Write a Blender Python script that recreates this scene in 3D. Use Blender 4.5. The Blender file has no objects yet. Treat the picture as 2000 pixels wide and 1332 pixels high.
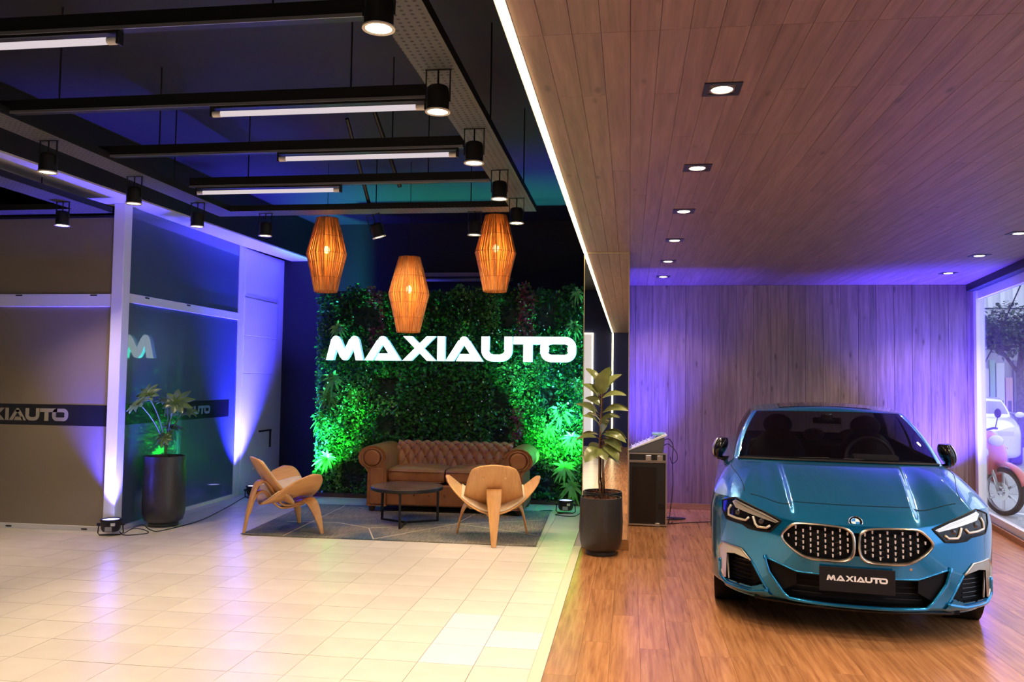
import bpy, bmesh, math, random
from mathutils import Vector, Matrix
from mathutils.bvhtree import BVHTree
from mathutils.geometry import delaunay_2d_cdt
random.seed(7)
PI = math.pi
SC = bpy.context.scene
COL = SC.collection

# ------------------------------------------------------------------ camera
cam_d = bpy.data.cameras.new('camera')
cam_d.sensor_width = 36.0
cam_d.lens = 1600.0 / 2000.0 * 36.0
cam_d.clip_start = 0.05
cam = bpy.data.objects.new('camera', cam_d)
COL.objects.link(cam)
_ya, _pi, _ro = math.radians(8.21), math.radians(2.84), math.radians(.78)
_f = Vector((-math.sin(_ya) * math.cos(_pi), math.cos(_ya) * math.cos(_pi), math.sin(_pi)))
_r = Vector((math.cos(_ya), math.sin(_ya), 0))
_u = _r.cross(_f)
_r2 = math.cos(_ro) * _r + math.sin(_ro) * _u
_u2 = -math.sin(_ro) * _r + math.cos(_ro) * _u
cam.matrix_world = Matrix(((_r2.x, _u2.x, -_f.x, 0), (_r2.y, _u2.y, -_f.y, 0), (_r2.z, _u2.z, -_f.z, 1.5), (0, 0, 0, 1)))
SC.camera = cam

# ------------------------------------------------------------------ world, exposure
W = bpy.data.worlds.new('world'); SC.world = W
W.use_nodes = True
_bg = W.node_tree.nodes['Background']
_bg.inputs[0].default_value = (.78, .84, 1.0, 1)
_bg.inputs[1].default_value = 2.4
SC.view_settings.view_transform = 'Standard'
SC.view_settings.look = 'None'
SC.view_settings.gamma = 1
SC.view_settings.use_curve_mapping = False
SC.view_settings.exposure = 0.0
SC.cycles.max_bounces = 8
SC.cycles.transparent_max_bounces = 12
SC.cycles.sample_clamp_indirect = 6.0
SC.cycles.caustics_reflective = False
SC.cycles.caustics_refractive = False

WARM = (1.0, .755, .51)
SPOT_W, DOWN_W, PAR_W, GREEN_W = 47, 54, 1300, 1900

# ------------------------------------------------------------------ materials
MATS = {}
def _new(name):
    m = bpy.data.materials.new(name); m.use_nodes = True
    nt = m.node_tree
    return m, nt, nt.nodes['Principled BSDF']
def mat(name, col, rough=.5, metal=0., coat=0., coat_rough=.05, emit=None, estr=0., spec=.5, trans=0., sheen=0., sss=0., alpha=1.):
    if name in MATS: return MATS[name]
    m, nt, b = _new(name)
    b.inputs['Base Color'].default_value = (*col, 1)
    b.inputs['Roughness'].default_value = rough
    b.inputs['Metallic'].default_value = metal
    b.inputs['Coat Weight'].default_value = coat
    b.inputs['Coat Roughness'].default_value = coat_rough
    b.inputs['Specular IOR Level'].default_value = spec
    b.inputs['Transmission Weight'].default_value = trans
    b.inputs['Sheen Weight'].default_value = sheen
    if emit:
        b.inputs['Emission Color'].default_value = (*emit, 1)
        b.inputs['Emission Strength'].default_value = estr
    MATS[name] = m
    return m
def N(nt, typ, **kw):
    n = nt.nodes.new(typ)
    for k, v in kw.items(): setattr(n, k, v)
    return n
def ramp(nt, stops, interp='LINEAR'):
    n = nt.nodes.new('ShaderNodeValToRGB'); cr = n.color_ramp; cr.interpolation = interp
    while len(cr.elements) < len(stops): cr.elements.new(.5)
    for e, (p, c) in zip(cr.elements, stops):
        e.position = p; e.color = (*c, 1)
    return n
def noisy(name, c1, c2, scale=8., rough=.5, metal=0., bump=.0, detail=4., stretch=(1, 1, 1), coat=0., spec=.5, rnd=0., bscale=None, sheen=0.):
    """two-tone procedural material with optional bump and per-object tint"""
    if name in MATS: return MATS[name]
    m, nt, b = _new(name)
    tc = N(nt, 'ShaderNodeTexCoord'); mp = N(nt, 'ShaderNodeMapping')
    mp.inputs['Scale'].default_value = stretch
    nt.links.new(tc.outputs['Object'], mp.inputs['Vector'])
    nz = N(nt, 'ShaderNodeTexNoise'); nz.inputs['Scale'].default_value = scale; nz.inputs['Detail'].default_value = detail
    nt.links.new(mp.outputs[0], nz.inputs['Vector'])
    rp = ramp(nt, [(.32, c1), (.68, c2)])
    nt.links.new(nz.outputs['Fac'], rp.inputs[0])
    out = rp.outputs[0]
    if rnd:
        oi = N(nt, 'ShaderNodeObjectInfo')
        mr = N(nt, 'ShaderNodeMapRange'); mr.inputs['To Min'].default_value = 1 - rnd; mr.inputs['To Max'].default_value = 1 + rnd
        nt.links.new(oi.outputs['Random'], mr.inputs['Value'])
        hs = N(nt, 'ShaderNodeHueSaturation')
        nt.links.new(mr.outputs[0], hs.inputs['Value']); nt.links.new(out, hs.inputs['Color']); out = hs.outputs[0]
    nt.links.new(out, b.inputs['Base Color'])
    b.inputs['Roughness'].default_value = rough; b.inputs['Metallic'].default_value = metal
    b.inputs['Coat Weight'].default_value = coat; b.inputs['Specular IOR Level'].default_value = spec
    b.inputs['Sheen Weight'].default_value = sheen
    if bump:
        n2 = nz
        if bscale:
            n2 = N(nt, 'ShaderNodeTexNoise'); n2.inputs['Scale'].default_value = bscale; n2.inputs['Detail'].default_value = 3
            nt.links.new(mp.outputs[0], n2.inputs['Vector'])
        bp = N(nt, 'ShaderNodeBump'); bp.inputs['Strength'].default_value = bump; bp.inputs['Distance'].default_value = .01
        nt.links.new(n2.outputs['Fac'], bp.inputs['Height']); nt.links.new(bp.outputs[0], b.inputs['Normal'])
    MATS[name] = m
    return m
def wood(name, dark, mid, light, rough=.5, grain=(1, 1, 1), scale=5., knots=.0, rnd=.18, bump=.05, coat=0., spec=.5):
    """grain streaks along the axis with the smallest entry of grain; each plank gets its own offset and tint"""
    if name in MATS: return MATS[name]
    m, nt, b = _new(name)
    tc = N(nt, 'ShaderNodeTexCoord'); oi = N(nt, 'ShaderNodeObjectInfo')
    mul = N(nt, 'ShaderNodeVectorMath', operation='SCALE'); mul.inputs[0].default_value = (13.7, 7.1, 19.3)
    nt.links.new(oi.outputs['Random'], mul.inputs['Scale'])
    add = N(nt, 'ShaderNodeVectorMath', operation='ADD')
    nt.links.new(tc.outputs['Object'], add.inputs[0]); nt.links.new(mul.outputs[0], add.inputs[1])
    mp = N(nt, 'ShaderNodeMapping'); mp.inputs['Scale'].default_value = grain
    nt.links.new(add.outputs[0], mp.inputs['Vector'])
    nz = N(nt, 'ShaderNodeTexNoise'); nz.inputs['Scale'].default_value = scale; nz.inputs['Detail'].default_value = 7; nz.inputs['Roughness'].default_value = .62; nz.inputs['Distortion'].default_value = .5
    nt.links.new(mp.outputs[0], nz.inputs['Vector'])
    rp = ramp(nt, [(.28, dark), (.5, mid), (.74, light)])
    nt.links.new(nz.outputs['Fac'], rp.inputs[0])
    out = rp.outputs[0]
    if knots:
        mk = N(nt, 'ShaderNodeMapping'); mk.inputs['Scale'].default_value = tuple(1 if g > min(grain) else .32 for g in grain)
        nt.links.new(add.outputs[0], mk.inputs['Vector'])
        vo = N(nt, 'ShaderNodeTexVoronoi'); vo.inputs['Scale'].default_value = knots
        nt.links.new(mk.outputs[0], vo.inputs['Vector'])
        rk = ramp(nt, [(.03, (.35, .30, .28)), (.13, (1, 1, 1))])
        nt.links.new(vo.outputs['Distance'], rk.inputs[0])
        mx = N(nt, 'ShaderNodeMix', data_type='RGBA', blend_type='MULTIPLY'); mx.inputs[0].default_value = .85
        nt.links.new(out, mx.inputs[6]); nt.links.new(rk.outputs[0], mx.inputs[7]); out = mx.outputs[2]
    mr = N(nt, 'ShaderNodeMapRange'); mr.inputs['To Min'].default_value = 1 - rnd; mr.inputs['To Max'].default_value = 1 + rnd
    nt.links.new(oi.outputs['Random'], mr.inputs['Value'])
    hs = N(nt, 'ShaderNodeHueSaturation')
    nt.links.new(mr.outputs[0], hs.inputs['Value']); nt.links.new(out, hs.inputs['Color'])
    nt.links.new(hs.outputs[0], b.inputs['Base Color'])
    b.inputs['Roughness'].default_value = rough; b.inputs['Coat Weight'].default_value = coat
    b.inputs['Specular IOR Level'].default_value = spec
    if bump:
        bp = N(nt, 'ShaderNodeBump'); bp.inputs['Strength'].default_value = bump; bp.inputs['Distance'].default_value = .01
        nt.links.new(nz.outputs['Fac'], bp.inputs['Height']); nt.links.new(bp.outputs[0], b.inputs['Normal'])
    MATS[name] = m
    return m
def emis(name, col, s):
    if name in MATS: return MATS[name]
    m = bpy.data.materials.new(name); m.use_nodes = True; nt = m.node_tree
    nt.nodes.clear()
    o = N(nt, 'ShaderNodeOutputMaterial'); e = N(nt, 'ShaderNodeEmission')
    e.inputs[0].default_value = (*col, 1); e.inputs[1].default_value = s
    nt.links.new(e.outputs[0], o.inputs[0]); MATS[name] = m
    return m
def pane_mat(name, tint, refl=.08, rough=0.):
    """thin sheet of glass: tinted see-through plus fresnel gloss"""
    if name in MATS: return MATS[name]
    m = bpy.data.materials.new(name); m.use_nodes = True; nt = m.node_tree; nt.nodes.clear()
    o = N(nt, 'ShaderNodeOutputMaterial'); t = N(nt, 'ShaderNodeBsdfTransparent'); g = N(nt, 'ShaderNodeBsdfGlossy')
    t.inputs[0].default_value = (*tint, 1); g.inputs['Roughness'].default_value = rough
    ge = N(nt, 'ShaderNodeNewGeometry'); dt = N(nt, 'ShaderNodeVectorMath', operation='DOT_PRODUCT')
    nt.links.new(ge.outputs['Normal'], dt.inputs[0]); nt.links.new(ge.outputs['Incoming'], dt.inputs[1])
    ab = N(nt, 'ShaderNodeMath', operation='ABSOLUTE'); nt.links.new(dt.outputs['Value'], ab.inputs[0])
    iv = N(nt, 'ShaderNodeMath', operation='SUBTRACT'); iv.inputs[0].default_value = 1.; nt.links.new(ab.outputs[0], iv.inputs[1])
    pw = N(nt, 'ShaderNodeMath', operation='POWER'); pw.inputs[1].default_value = 5.; nt.links.new(iv.outputs[0], pw.inputs[0])
    ad = N(nt, 'ShaderNodeMath', operation='MULTIPLY_ADD'); ad.inputs[1].default_value = .7; ad.inputs[2].default_value = refl
    nt.links.new(pw.outputs[0], ad.inputs[0])
    mx = N(nt, 'ShaderNodeMixShader')
    nt.links.new(ad.outputs[0], mx.inputs[0]); nt.links.new(t.outputs[0], mx.inputs[1]); nt.links.new(g.outputs[0], mx.inputs[2])
    nt.links.new(mx.outputs[0], o.inputs[0]); MATS[name] = m
    return m

# ------------------------------------------------------------------ mesh helpers
class MB:
    def __init__(s): s.v = []; s.f = []
    def add(s, vs, fs):
        o = len(s.v); s.v += [tuple(v) for v in vs]; s.f += [tuple(i + o for i in f) for f in fs]; return s
    def box(s, x0, x1, y0, y1, z0, z1, M=None):
        vs = [Vector((x, y, z)) for z in (z0, z1) for x, y in ((x0, y0), (x1, y0), (x1, y1), (x0, y1))]
        if M: vs = [M @ v for v in vs]
        return s.add(vs, [(3, 2, 1, 0), (4, 5, 6, 7), (0, 1, 5, 4), (1, 2, 6, 5), (2, 3, 7, 6), (3, 0, 4, 7)])
    def prism(s, poly, d0, d1, axis='z', M=None):
        """extrude a 2-D polygon (CCW) along an axis; axis y: poly=(x,z), axis x: poly=(y,z)"""
        def p3(p, d):
            return Vector((p[0], p[1], d)) if axis == 'z' else Vector((p[0], d, p[1])) if axis == 'y' else Vector((d, p[0], p[1]))
        n = len(poly)
        vs = [p3(p, d0) for p in poly] + [p3(p, d1) for p in poly]
        if M: vs = [M @ v for v in vs]
        fs = [tuple(range(n))[::-1], tuple(range(n, 2 * n))] + [(i, (i + 1) % n, n + (i + 1) % n, n + i) for i in range(n)]
        return s.add(vs, fs)
    def tube(s, pts, r, n=8, closed=False, caps=True, M=None):
        pts = [Vector(p) for p in pts]; m = len(pts)
        rr = r if isinstance(r, (list, tuple)) else [r] * m
        up = None; vs = []
        for i, p in enumerate(pts):
            a = pts[i - 1] if (i or closed) else p; b = pts[(i + 1) % m] if (i < m - 1 or closed) else p
            t = (b - a).normalized() if (b - a).length > 1e-9 else Vector((0, 0, 1))
            if up is None:
                up = Vector((0, 0, 1)) if abs(t.z) < .9 else Vector((1, 0, 0))
            x = up.cross(t)
            if x.length < 1e-6: x = Vector((1, 0, 0)).cross(t)
            x.normalize(); y = t.cross(x); up = y
            for k in range(n):
                q = 2 * PI * k / n
                vs.append(p + (x * math.cos(q) + y * math.sin(q)) * rr[i])
        if M: vs = [M @ v for v in vs]
        fs = []
        for i in range(m if closed else m - 1):
            j = (i + 1) % m
            for k in range(n):
                fs.append((i * n + k, i * n + (k + 1) % n, j * n + (k + 1) % n, j * n + k))
        if caps and not closed:
            fs.append(tuple(range(n))[::-1]); fs.append(tuple((m - 1) * n + k for k in range(n)))
        return s.add(vs, fs)
    def lathe(s, prof, n=32, c=(0, 0, 0), M=None, caps=True):
        vs = []
        for r, z in prof:
            for k in range(n):
                q = 2 * PI * k / n; vs.append(Vector((c[0] + r * math.cos(q), c[1] + r * math.sin(q), c[2] + z)))
        if M: vs = [M @ v for v in vs]
        m = len(prof); fs = []
        for i in range(m - 1):
            for k in range(n):
                fs.append((i * n + k, i * n + (k + 1) % n, (i + 1) * n + (k + 1) % n, (i + 1) * n + k))
        if caps:
            if prof[0][0] > 1e-6: fs.append(tuple(range(n))[::-1])
            if prof[-1][0] > 1e-6: fs.append(tuple((m - 1) * n + k for k in range(n)))
        return s.add(vs, fs)
    def ball(s, c, r, n=12, m=8, M=None):
        rx, ry, rz = r if isinstance(r, (tuple, list)) else (r, r, r)
        vs = []
        for i in range(m + 1):
            a = -PI / 2 + PI * i / m
            for k in range(n):
                q = 2 * PI * k / n
                vs.append(Vector((c[0] + rx * math.cos(a) * math.cos(q), c[1] + ry * math.cos(a) * math.sin(q), c[2] + rz * math.sin(a))))
        if M: vs = [M @ v for v in vs]
        return s.add(vs, [(i * n + k, i * n + (k + 1) % n, (i + 1) * n + (k + 1) % n, (i + 1) * n + k) for i in range(m) for k in range(n)])
    def grid(s, rows, closed=False):
        m = len(rows); n = len(rows[0]); vs = [p for r in rows for p in r]; fs = []
        for i in range(m - 1):
            for k in range(n if closed else n - 1):
                fs.append((i * n + k, i * n + (k + 1) % n, (i + 1) * n + (k + 1) % n, (i + 1) * n + k))
        return s.add(vs, fs)
    def build(s, name, material, parent=None, smooth=False, bevel=0., seg=2, solid=0., sub=0, weld=False, loc=None, rot=None, angle=None):
        me = bpy.data.meshes.new(name); me.from_pydata([tuple(v) for v in s.v], [], s.f)
        if weld:
            bm = bmesh.new(); bm.from_mesh(me); bmesh.ops.remove_doubles(bm, verts=bm.verts, dist=1e-5)
            bmesh.ops.recalc_face_normals(bm, faces=bm.faces); bm.to_mesh(me); bm.free()
        me.update()
        if material: me.materials.append(material)
        if smooth:
            me.polygons.foreach_set('use_smooth', [True] * len(me.polygons))
            if angle is not None:
                me.set_sharp_from_angle(angle=math.radians(angle))
        o = bpy.data.objects.new(name, me); COL.objects.link(o)
        if solid:
            md = o.modifiers.new('solid', 'SOLIDIFY'); md.thickness = solid; md.offset = 0
        if bevel:
            md = o.modifiers.new('bevel', 'BEVEL'); md.width = bevel; md.segments = seg; md.limit_method = 'ANGLE'; md.harden_normals = False
        if sub:
            md = o.modifiers.new('sub', 'SUBSURF'); md.levels = sub; md.render_levels = sub
        if parent: o.parent = parent
        if loc is not None: o.location = loc
        if rot is not None: o.rotation_euler = rot
        return o
def tag(o, label=None, cat=None, group=None, kind=None):
    if label: o['label'] = label
    if cat: o['category'] = cat
    if group: o['group'] = group
    if kind: o['kind'] = kind
    return o
def thing(name, label, cat, loc=(0, 0, 0), rz=0., group=None):
    o = bpy.data.objects.new(name, None); COL.objects.link(o)
    o.empty_display_size = .1; o.location = loc; o.rotation_euler = (0, 0, rz)
    return tag(o, label, cat, group)
def struct(o): o['kind'] = 'structure'; return o
def copy_tree(o, parent=None):
    c = o.copy(); COL.objects.link(c); c.parent = parent
    for ch in list(o.children): copy_tree(ch, c)
    return c
def copy_mesh(o, parent, loc, rot=None):
    c = o.copy(); COL.objects.link(c); c.parent = parent; c.location = loc
    if rot is not None: c.rotation_euler = rot
    return c
def lamp(kind, name, loc, power, col, parent=None, aim=None, size=.05, angle=None, blend=.5, sizey=None):
    d = bpy.data.lights.new(name, kind); d.energy = power; d.color = col
    if kind == 'AREA':
        d.size = size
        if sizey: d.shape = 'RECTANGLE'; d.size_y = sizey
    else: d.shadow_soft_size = size
    if kind == 'SPOT': d.spot_size = math.radians(angle); d.spot_blend = blend
    o = bpy.data.objects.new(name, d); COL.objects.link(o)
    o.location = loc
    if aim is not None: o.rotation_euler = (Vector(aim)).to_track_quat('-Z', 'Y').to_euler()
    if parent: o.parent = parent
    return o
def smooth(a, b, x):
    t = max(0., min(1., (x - a) / (b - a))); return t * t * (3 - 2 * t)
def interp(x, xs, ys):
    if x <= xs[0]: return ys[0]
    for i in range(len(xs) - 1):
        if x <= xs[i + 1]:
            return ys[i] + (ys[i + 1] - ys[i]) * (x - xs[i]) / (xs[i + 1] - xs[i])
    return ys[-1]
def bez(p, n=12):
    p = [Vector(q) for q in p]; out = []
    for i in range(n + 1):
        t = i / n; q = list(p)
        while len(q) > 1: q = [q[k].lerp(q[k + 1], t) for k in range(len(q) - 1)]
        out.append(q[0])
    return out
def spline(pts, n=8):
    """Catmull-Rom through points"""
    P = [Vector(p) for p in pts]; P = [P[0] * 2 - P[1]] + P + [P[-1] * 2 - P[-2]]; out = []
    for i in range(1, len(P) - 2):
        for k in range(n):
            t = k / n; a, b, c, d = P[i - 1:i + 3]
            out.append(.5 * ((2 * b) + (c - a) * t + (2 * a - 5 * b + 4 * c - d) * t * t + (3 * b - a - 3 * c + d) * t ** 3))
    return out + [P[-2]]
# ================================================================== THE SETTING
def wx(y): return 3.99 + .135 * (y - 10.14)          # the slanted window front
def clip_win(poly, off=0.):
    out = []
    for i in range(len(poly)):
        a, b = poly[i], poly[(i + 1) % len(poly)]
        da = wx(a[1]) + off - a[0]; db = wx(b[1]) + off - b[0]
        if da >= 0: out.append(a)
        if da * db < 0:
            t = da / (da - db); out.append((a[0] + (b[0] - a[0]) * t, a[1] + (b[1] - a[1]) * t))
    return out
BLACK = mat('black paint', (.012, .012, .014), .55)
CEIL = mat('dark ceiling paint', (.0095, .009, .013), .6)
WHITE = mat('white paint', (.78, .77, .76), .5)
ALU = mat('white aluminium', (.80, .79, .80), .35)
BLUEP = mat('navy wall paint', (.012, .022, .10), .5)
GROUT = mat('tile grout', (.42, .38, .33), .8)
TILE = noisy('cream floor tile', (.70, .645, .56), (.76, .71, .63), 3., .27, rnd=.04, bump=.02, bscale=4.)
TILE2 = noisy('white floor tile', (.74, .76, .80), (.78, .80, .84), 3., .27, rnd=.02)
WALLW = wood('wall planks wood', (.12, .070, .055), (.215, .130, .102), (.305, .195, .155), .55, (9, 9, .45), 4., 7.5, .16, .08)
CEILW = wood('ceiling planks wood', (.128, .066, .053), (.192, .106, .086), (.262, .152, .125), .5, (9, .45, 9), 4., 7.5, .07, .06)
FLOORW = wood('floor planks wood', (.24, .095, .034), (.40, .175, .066), (.54, .26, .11), .25, (9, .5, 9), 4., .0, .13, .0)

# floor: tiled lounge and timber showroom
slab = struct(MB().prism([(-8, -4.6), (-.43, -4.6), (-.43, 11.3), (-8, 11.3)], -.12, -.012).build('floor', GROUT))
tag(slab, 'cream square floor tiles of the lounge side')
PX, PY = .306, .314
tiles = []
for i in range(25):
    for j in range(51):
        x1 = -.5 - i * PX; y0 = 4.336 + (j - 28) * PY
        cx, cy = x1 - PX / 2, y0 + PY / 2
        d = math.hypot(cx, cy)
        vis = cy > 3.75 and cx > -.74 * cy - .15 and not (cx < -4.9 and cy > 7.3) and cy < 10.1
        tiles.append((d if vis else 99 + d, cx, cy, x1))
tiles.sort()
tm = MB().box(-PX / 2 + .0018, PX / 2 - .0018, -PY / 2 + .0018, PY / 2 - .0018, -.012, 0)
t0 = tm.build('tile', TILE, slab); t0w = None
rest = MB()
white_at = {(0, 0), (0, 1), (0, 2), (1, 0), (1, 1), (1, 2)}
for k, (d, cx, cy, x1) in enumerate(tiles):
    if k < 300:
        i = round((-.5 - x1) / PX); j = round((cy - PY / 2 - 4.336) / PY)
        if (i, j) in white_at and i == 1 or (i, j) in ((0, 1),):
            o = tm.build('tile', TILE2, slab, loc=(cx, cy, 0))
        elif k == 0: o = t0; o.location = (cx, cy, 0)
        else: o = copy_mesh(t0, slab, (cx, cy, random.uniform(-.0006, .0004)))
    else:
        rest.box(cx - PX / 2 + .0018, cx + PX / 2 - .0018, cy - PY / 2 + .0018, cy + PY / 2 - .0018, -.012, 0)
tag(rest.build('far_tiles', TILE, slab), kind='stuff')
struct(MB().box(-.5, -.432, -4.6, 7.6, -.02, .004).build('trim_1', mat('sandstone strip', (.74, .64, .48), .4), bevel=.002))

wslab = struct(MB().prism(clip_win([(-.43, -4.6), (6, -4.6), (6, 10.3), (-.43, 10.3)], .1), -.12, -.009).build('floor_wood', mat('floor underlay', (.10, .05, .025), .7)))
fr = MB(); nfl = 0
for i in range(28):
    x0 = -.43 + i * .165
    off = (i * .47 % 1.0) * 1.22
    for j in range(-4, 10):
        y0 = off + j * 1.22 - .6; y1 = y0 + 1.22
        y0c, y1c = max(y0, -4.55), min(y1, 10.14)
        if y1c - y0c < .05: continue
        po = clip_win([(x0 + .0006, y0c + .0006), (x0 + .1644, y0c + .0006), (x0 + .1644, y1c - .0006), (x0 + .0006, y1c - .0006)])
        if len(po) < 3: continue
        if y1 > 3.4 and nfl < 300:
            cx = sum(p[0] for p in po) / len(po); cy = sum(p[1] for p in po) / len(po)
            MB().prism([(p[0] - cx, p[1] - cy) for p in po], -.009, 0).build('floor_plank', FLOORW, wslab, loc=(cx, cy, 0)); nfl += 1
        else: fr.prism(po, -.009, 0)
tag(fr.build('far_planks', FLOORW, wslab), kind='stuff')

# dark lounge ceiling, timber showroom ceiling
struct(MB().box(-8, -.42, -4.6, 11.3, 3.72, 3.82).build('ceiling', CEIL))
cslab = struct(MB().prism(clip_win([(-.42, -4.6), (6, -4.6), (6, 10.3), (-.42, 10.3)], .12), 2.716, 2.80).build('ceiling_wood', mat('ceiling batten black', (.03, .02, .015), .7)))
struct(MB().box(-.42, -.38, -4.6, 11.3, 2.715, 3.82).build('wall_bulkhead', BLACK))
for i in range(46):
    x0 = -.405 + i * .1
    st = random.choice((0, .62, 1.23, 1.85)) if i > 1 else .62 * i
    ys = [-4.6, .3, 2.77] + [2.77 + st + 2.46 * q for q in range(0 if st else 1, 4)]
    ys = sorted(set(round(y, 3) for y in ys if y < 10.1)) + [10.14]
    for a, b in zip(ys, ys[1:]):
        po = clip_win([(x0 + .0006, a + .0006), (x0 + .0994, a + .0006), (x0 + .0994, b - .0006), (x0 + .0006, b - .0006)], -.12)
        if len(po) < 3: continue
        cx = sum(p[0] for p in po) / len(po); cy = sum(p[1] for p in po) / len(po)
        MB().prism([(p[0] - cx, p[1] - cy) for p in po], 0, .017).build('ceiling_plank', CEILW, cslab, loc=(cx, cy, 2.70), bevel=.0008, seg=1)
# timber back wall
bwall = struct(MB().box(-.4, 4.0, 10.158, 10.26, 0, 2.80).build('wall_back_wood', mat('wall batten black', (.03, .02, .015), .7)))
for i in range(21):
    x0 = -.132 + i * .2; x1 = min(x0 + .2, 3.99)
    MB().box(-(x1 - x0) / 2 + .0012, (x1 - x0) / 2 - .0012, -.009, .009, -1.325, 1.325).build('wall_plank', WALLW, bwall, loc=((x0 + x1) / 2, 10.15 + random.uniform(-.0008, .0008), 1.375), bevel=.0015, seg=1)
struct(MB().box(.0, 3.99, 10.118, 10.142, 0, .065).build('baseboard_back', wood('skirting wood', (.24, .11, .035), (.36, .17, .06), (.45, .23, .09), .4, (.5, 9, 9), 4.), bevel=.004))

# lounge walls
struct(MB().box(-8, -.38, 11.2, 11.3, -.1, 3.8).build('wall_back', mat('matt black wall', (.004, .004, .005), .7)))
struct(MB().box(-8.1, -8, -4.7, 11.3, -.1, 3.8).build('wall_left', mat('grey wall paint', (.25, .24, .24), .6)))
struct(MB().box(-8.1, 4.4, -4.7, -4.6, -.1, 3.8).build('wall_front', BLUEP))
struct(MB().box(-.42, -.01, 7.545, 10.2, -.02, 2.80).build('wall_partition', WHITE))
struct(MB().box(-.42, -.38, 10.2, 11.3, -.02, 3.8).build('wall_return', BLACK))
MIR = mat('mirror silver', (.93, .92, .90), .0, 1.)
mir = MB().box(-.418, -.012, 7.535, 7.547, .09, 2.695).build('pillar_mirror', MIR, bevel=.002)
tag(mir, 'tall mirror facing of the pillar behind the potted rubber plant', 'mirror')
struct(MB().box(-.425, .0, 7.528, 7.56, 0, .09).build('baseboard_pillar', MATS['skirting wood'], bevel=.004))
for k, (x0, x1) in enumerate(((-.424, -.416), (-.014, -.006))):
    MB().box(x0, x1, 7.53, 7.55, .09, 2.70).build('mirror_edge', mat('brass edge', (.75, .62, .38), .3, 1.), mir)
MB().box(-.42, -.01, 7.531, 7.55, 2.692, 2.70).build('mirror_edge', MATS['brass edge'], mir)

# low bulkhead beam over the office glass
def sofr(y): return -4.76 + .05 * (y - 5.5)
def sofl(y): return -5.23 + .072 * (y - 6.1)
pol = [(sofl(-4.6), -4.6), (sofr(-4.6), -4.6), (sofr(11.2), 11.2), (sofl(11.2), 11.2)]
struct(MB().prism(pol, 3.21, 3.72).build('trim_2', BLACK))
struct(MB().prism([(p[0] + (.012 if k in (0, 3) else -.006), p[1]) for k, p in enumerate(pol)], 3.195, 3.21).build('trim_3', mat('beam underside paint', (.62, .60, .62), .45)))
# side wall with the flush door behind the office
dw = struct(MB().box(-5.06, -4.96, 9.86, 11.2, 0, 3.2).build('wall_side', WHITE))
dr = struct(MB().box(-4.962, -4.95, 10.0, 10.98, 0, 1.56).build('door_1', WHITE, bevel=.003))
for z0, z1, o in ((1.565, 2.05, .004), (2.055, 2.55, .008), (2.555, 3.19, 0.)):
    MB().box(-4.962, -4.953 + o, 10.0, 10.98, z0, z1).build('door_panel', WHITE, dr, bevel=.003)
MB().box(-4.95, -4.925, 10.50, 10.85, .775, .795).box(-4.95, -4.93, 10.83, 10.85, .55, .795).build('door_handle', mat('black metal', (.015, .015, .016), .35, .6), dr)

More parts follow.
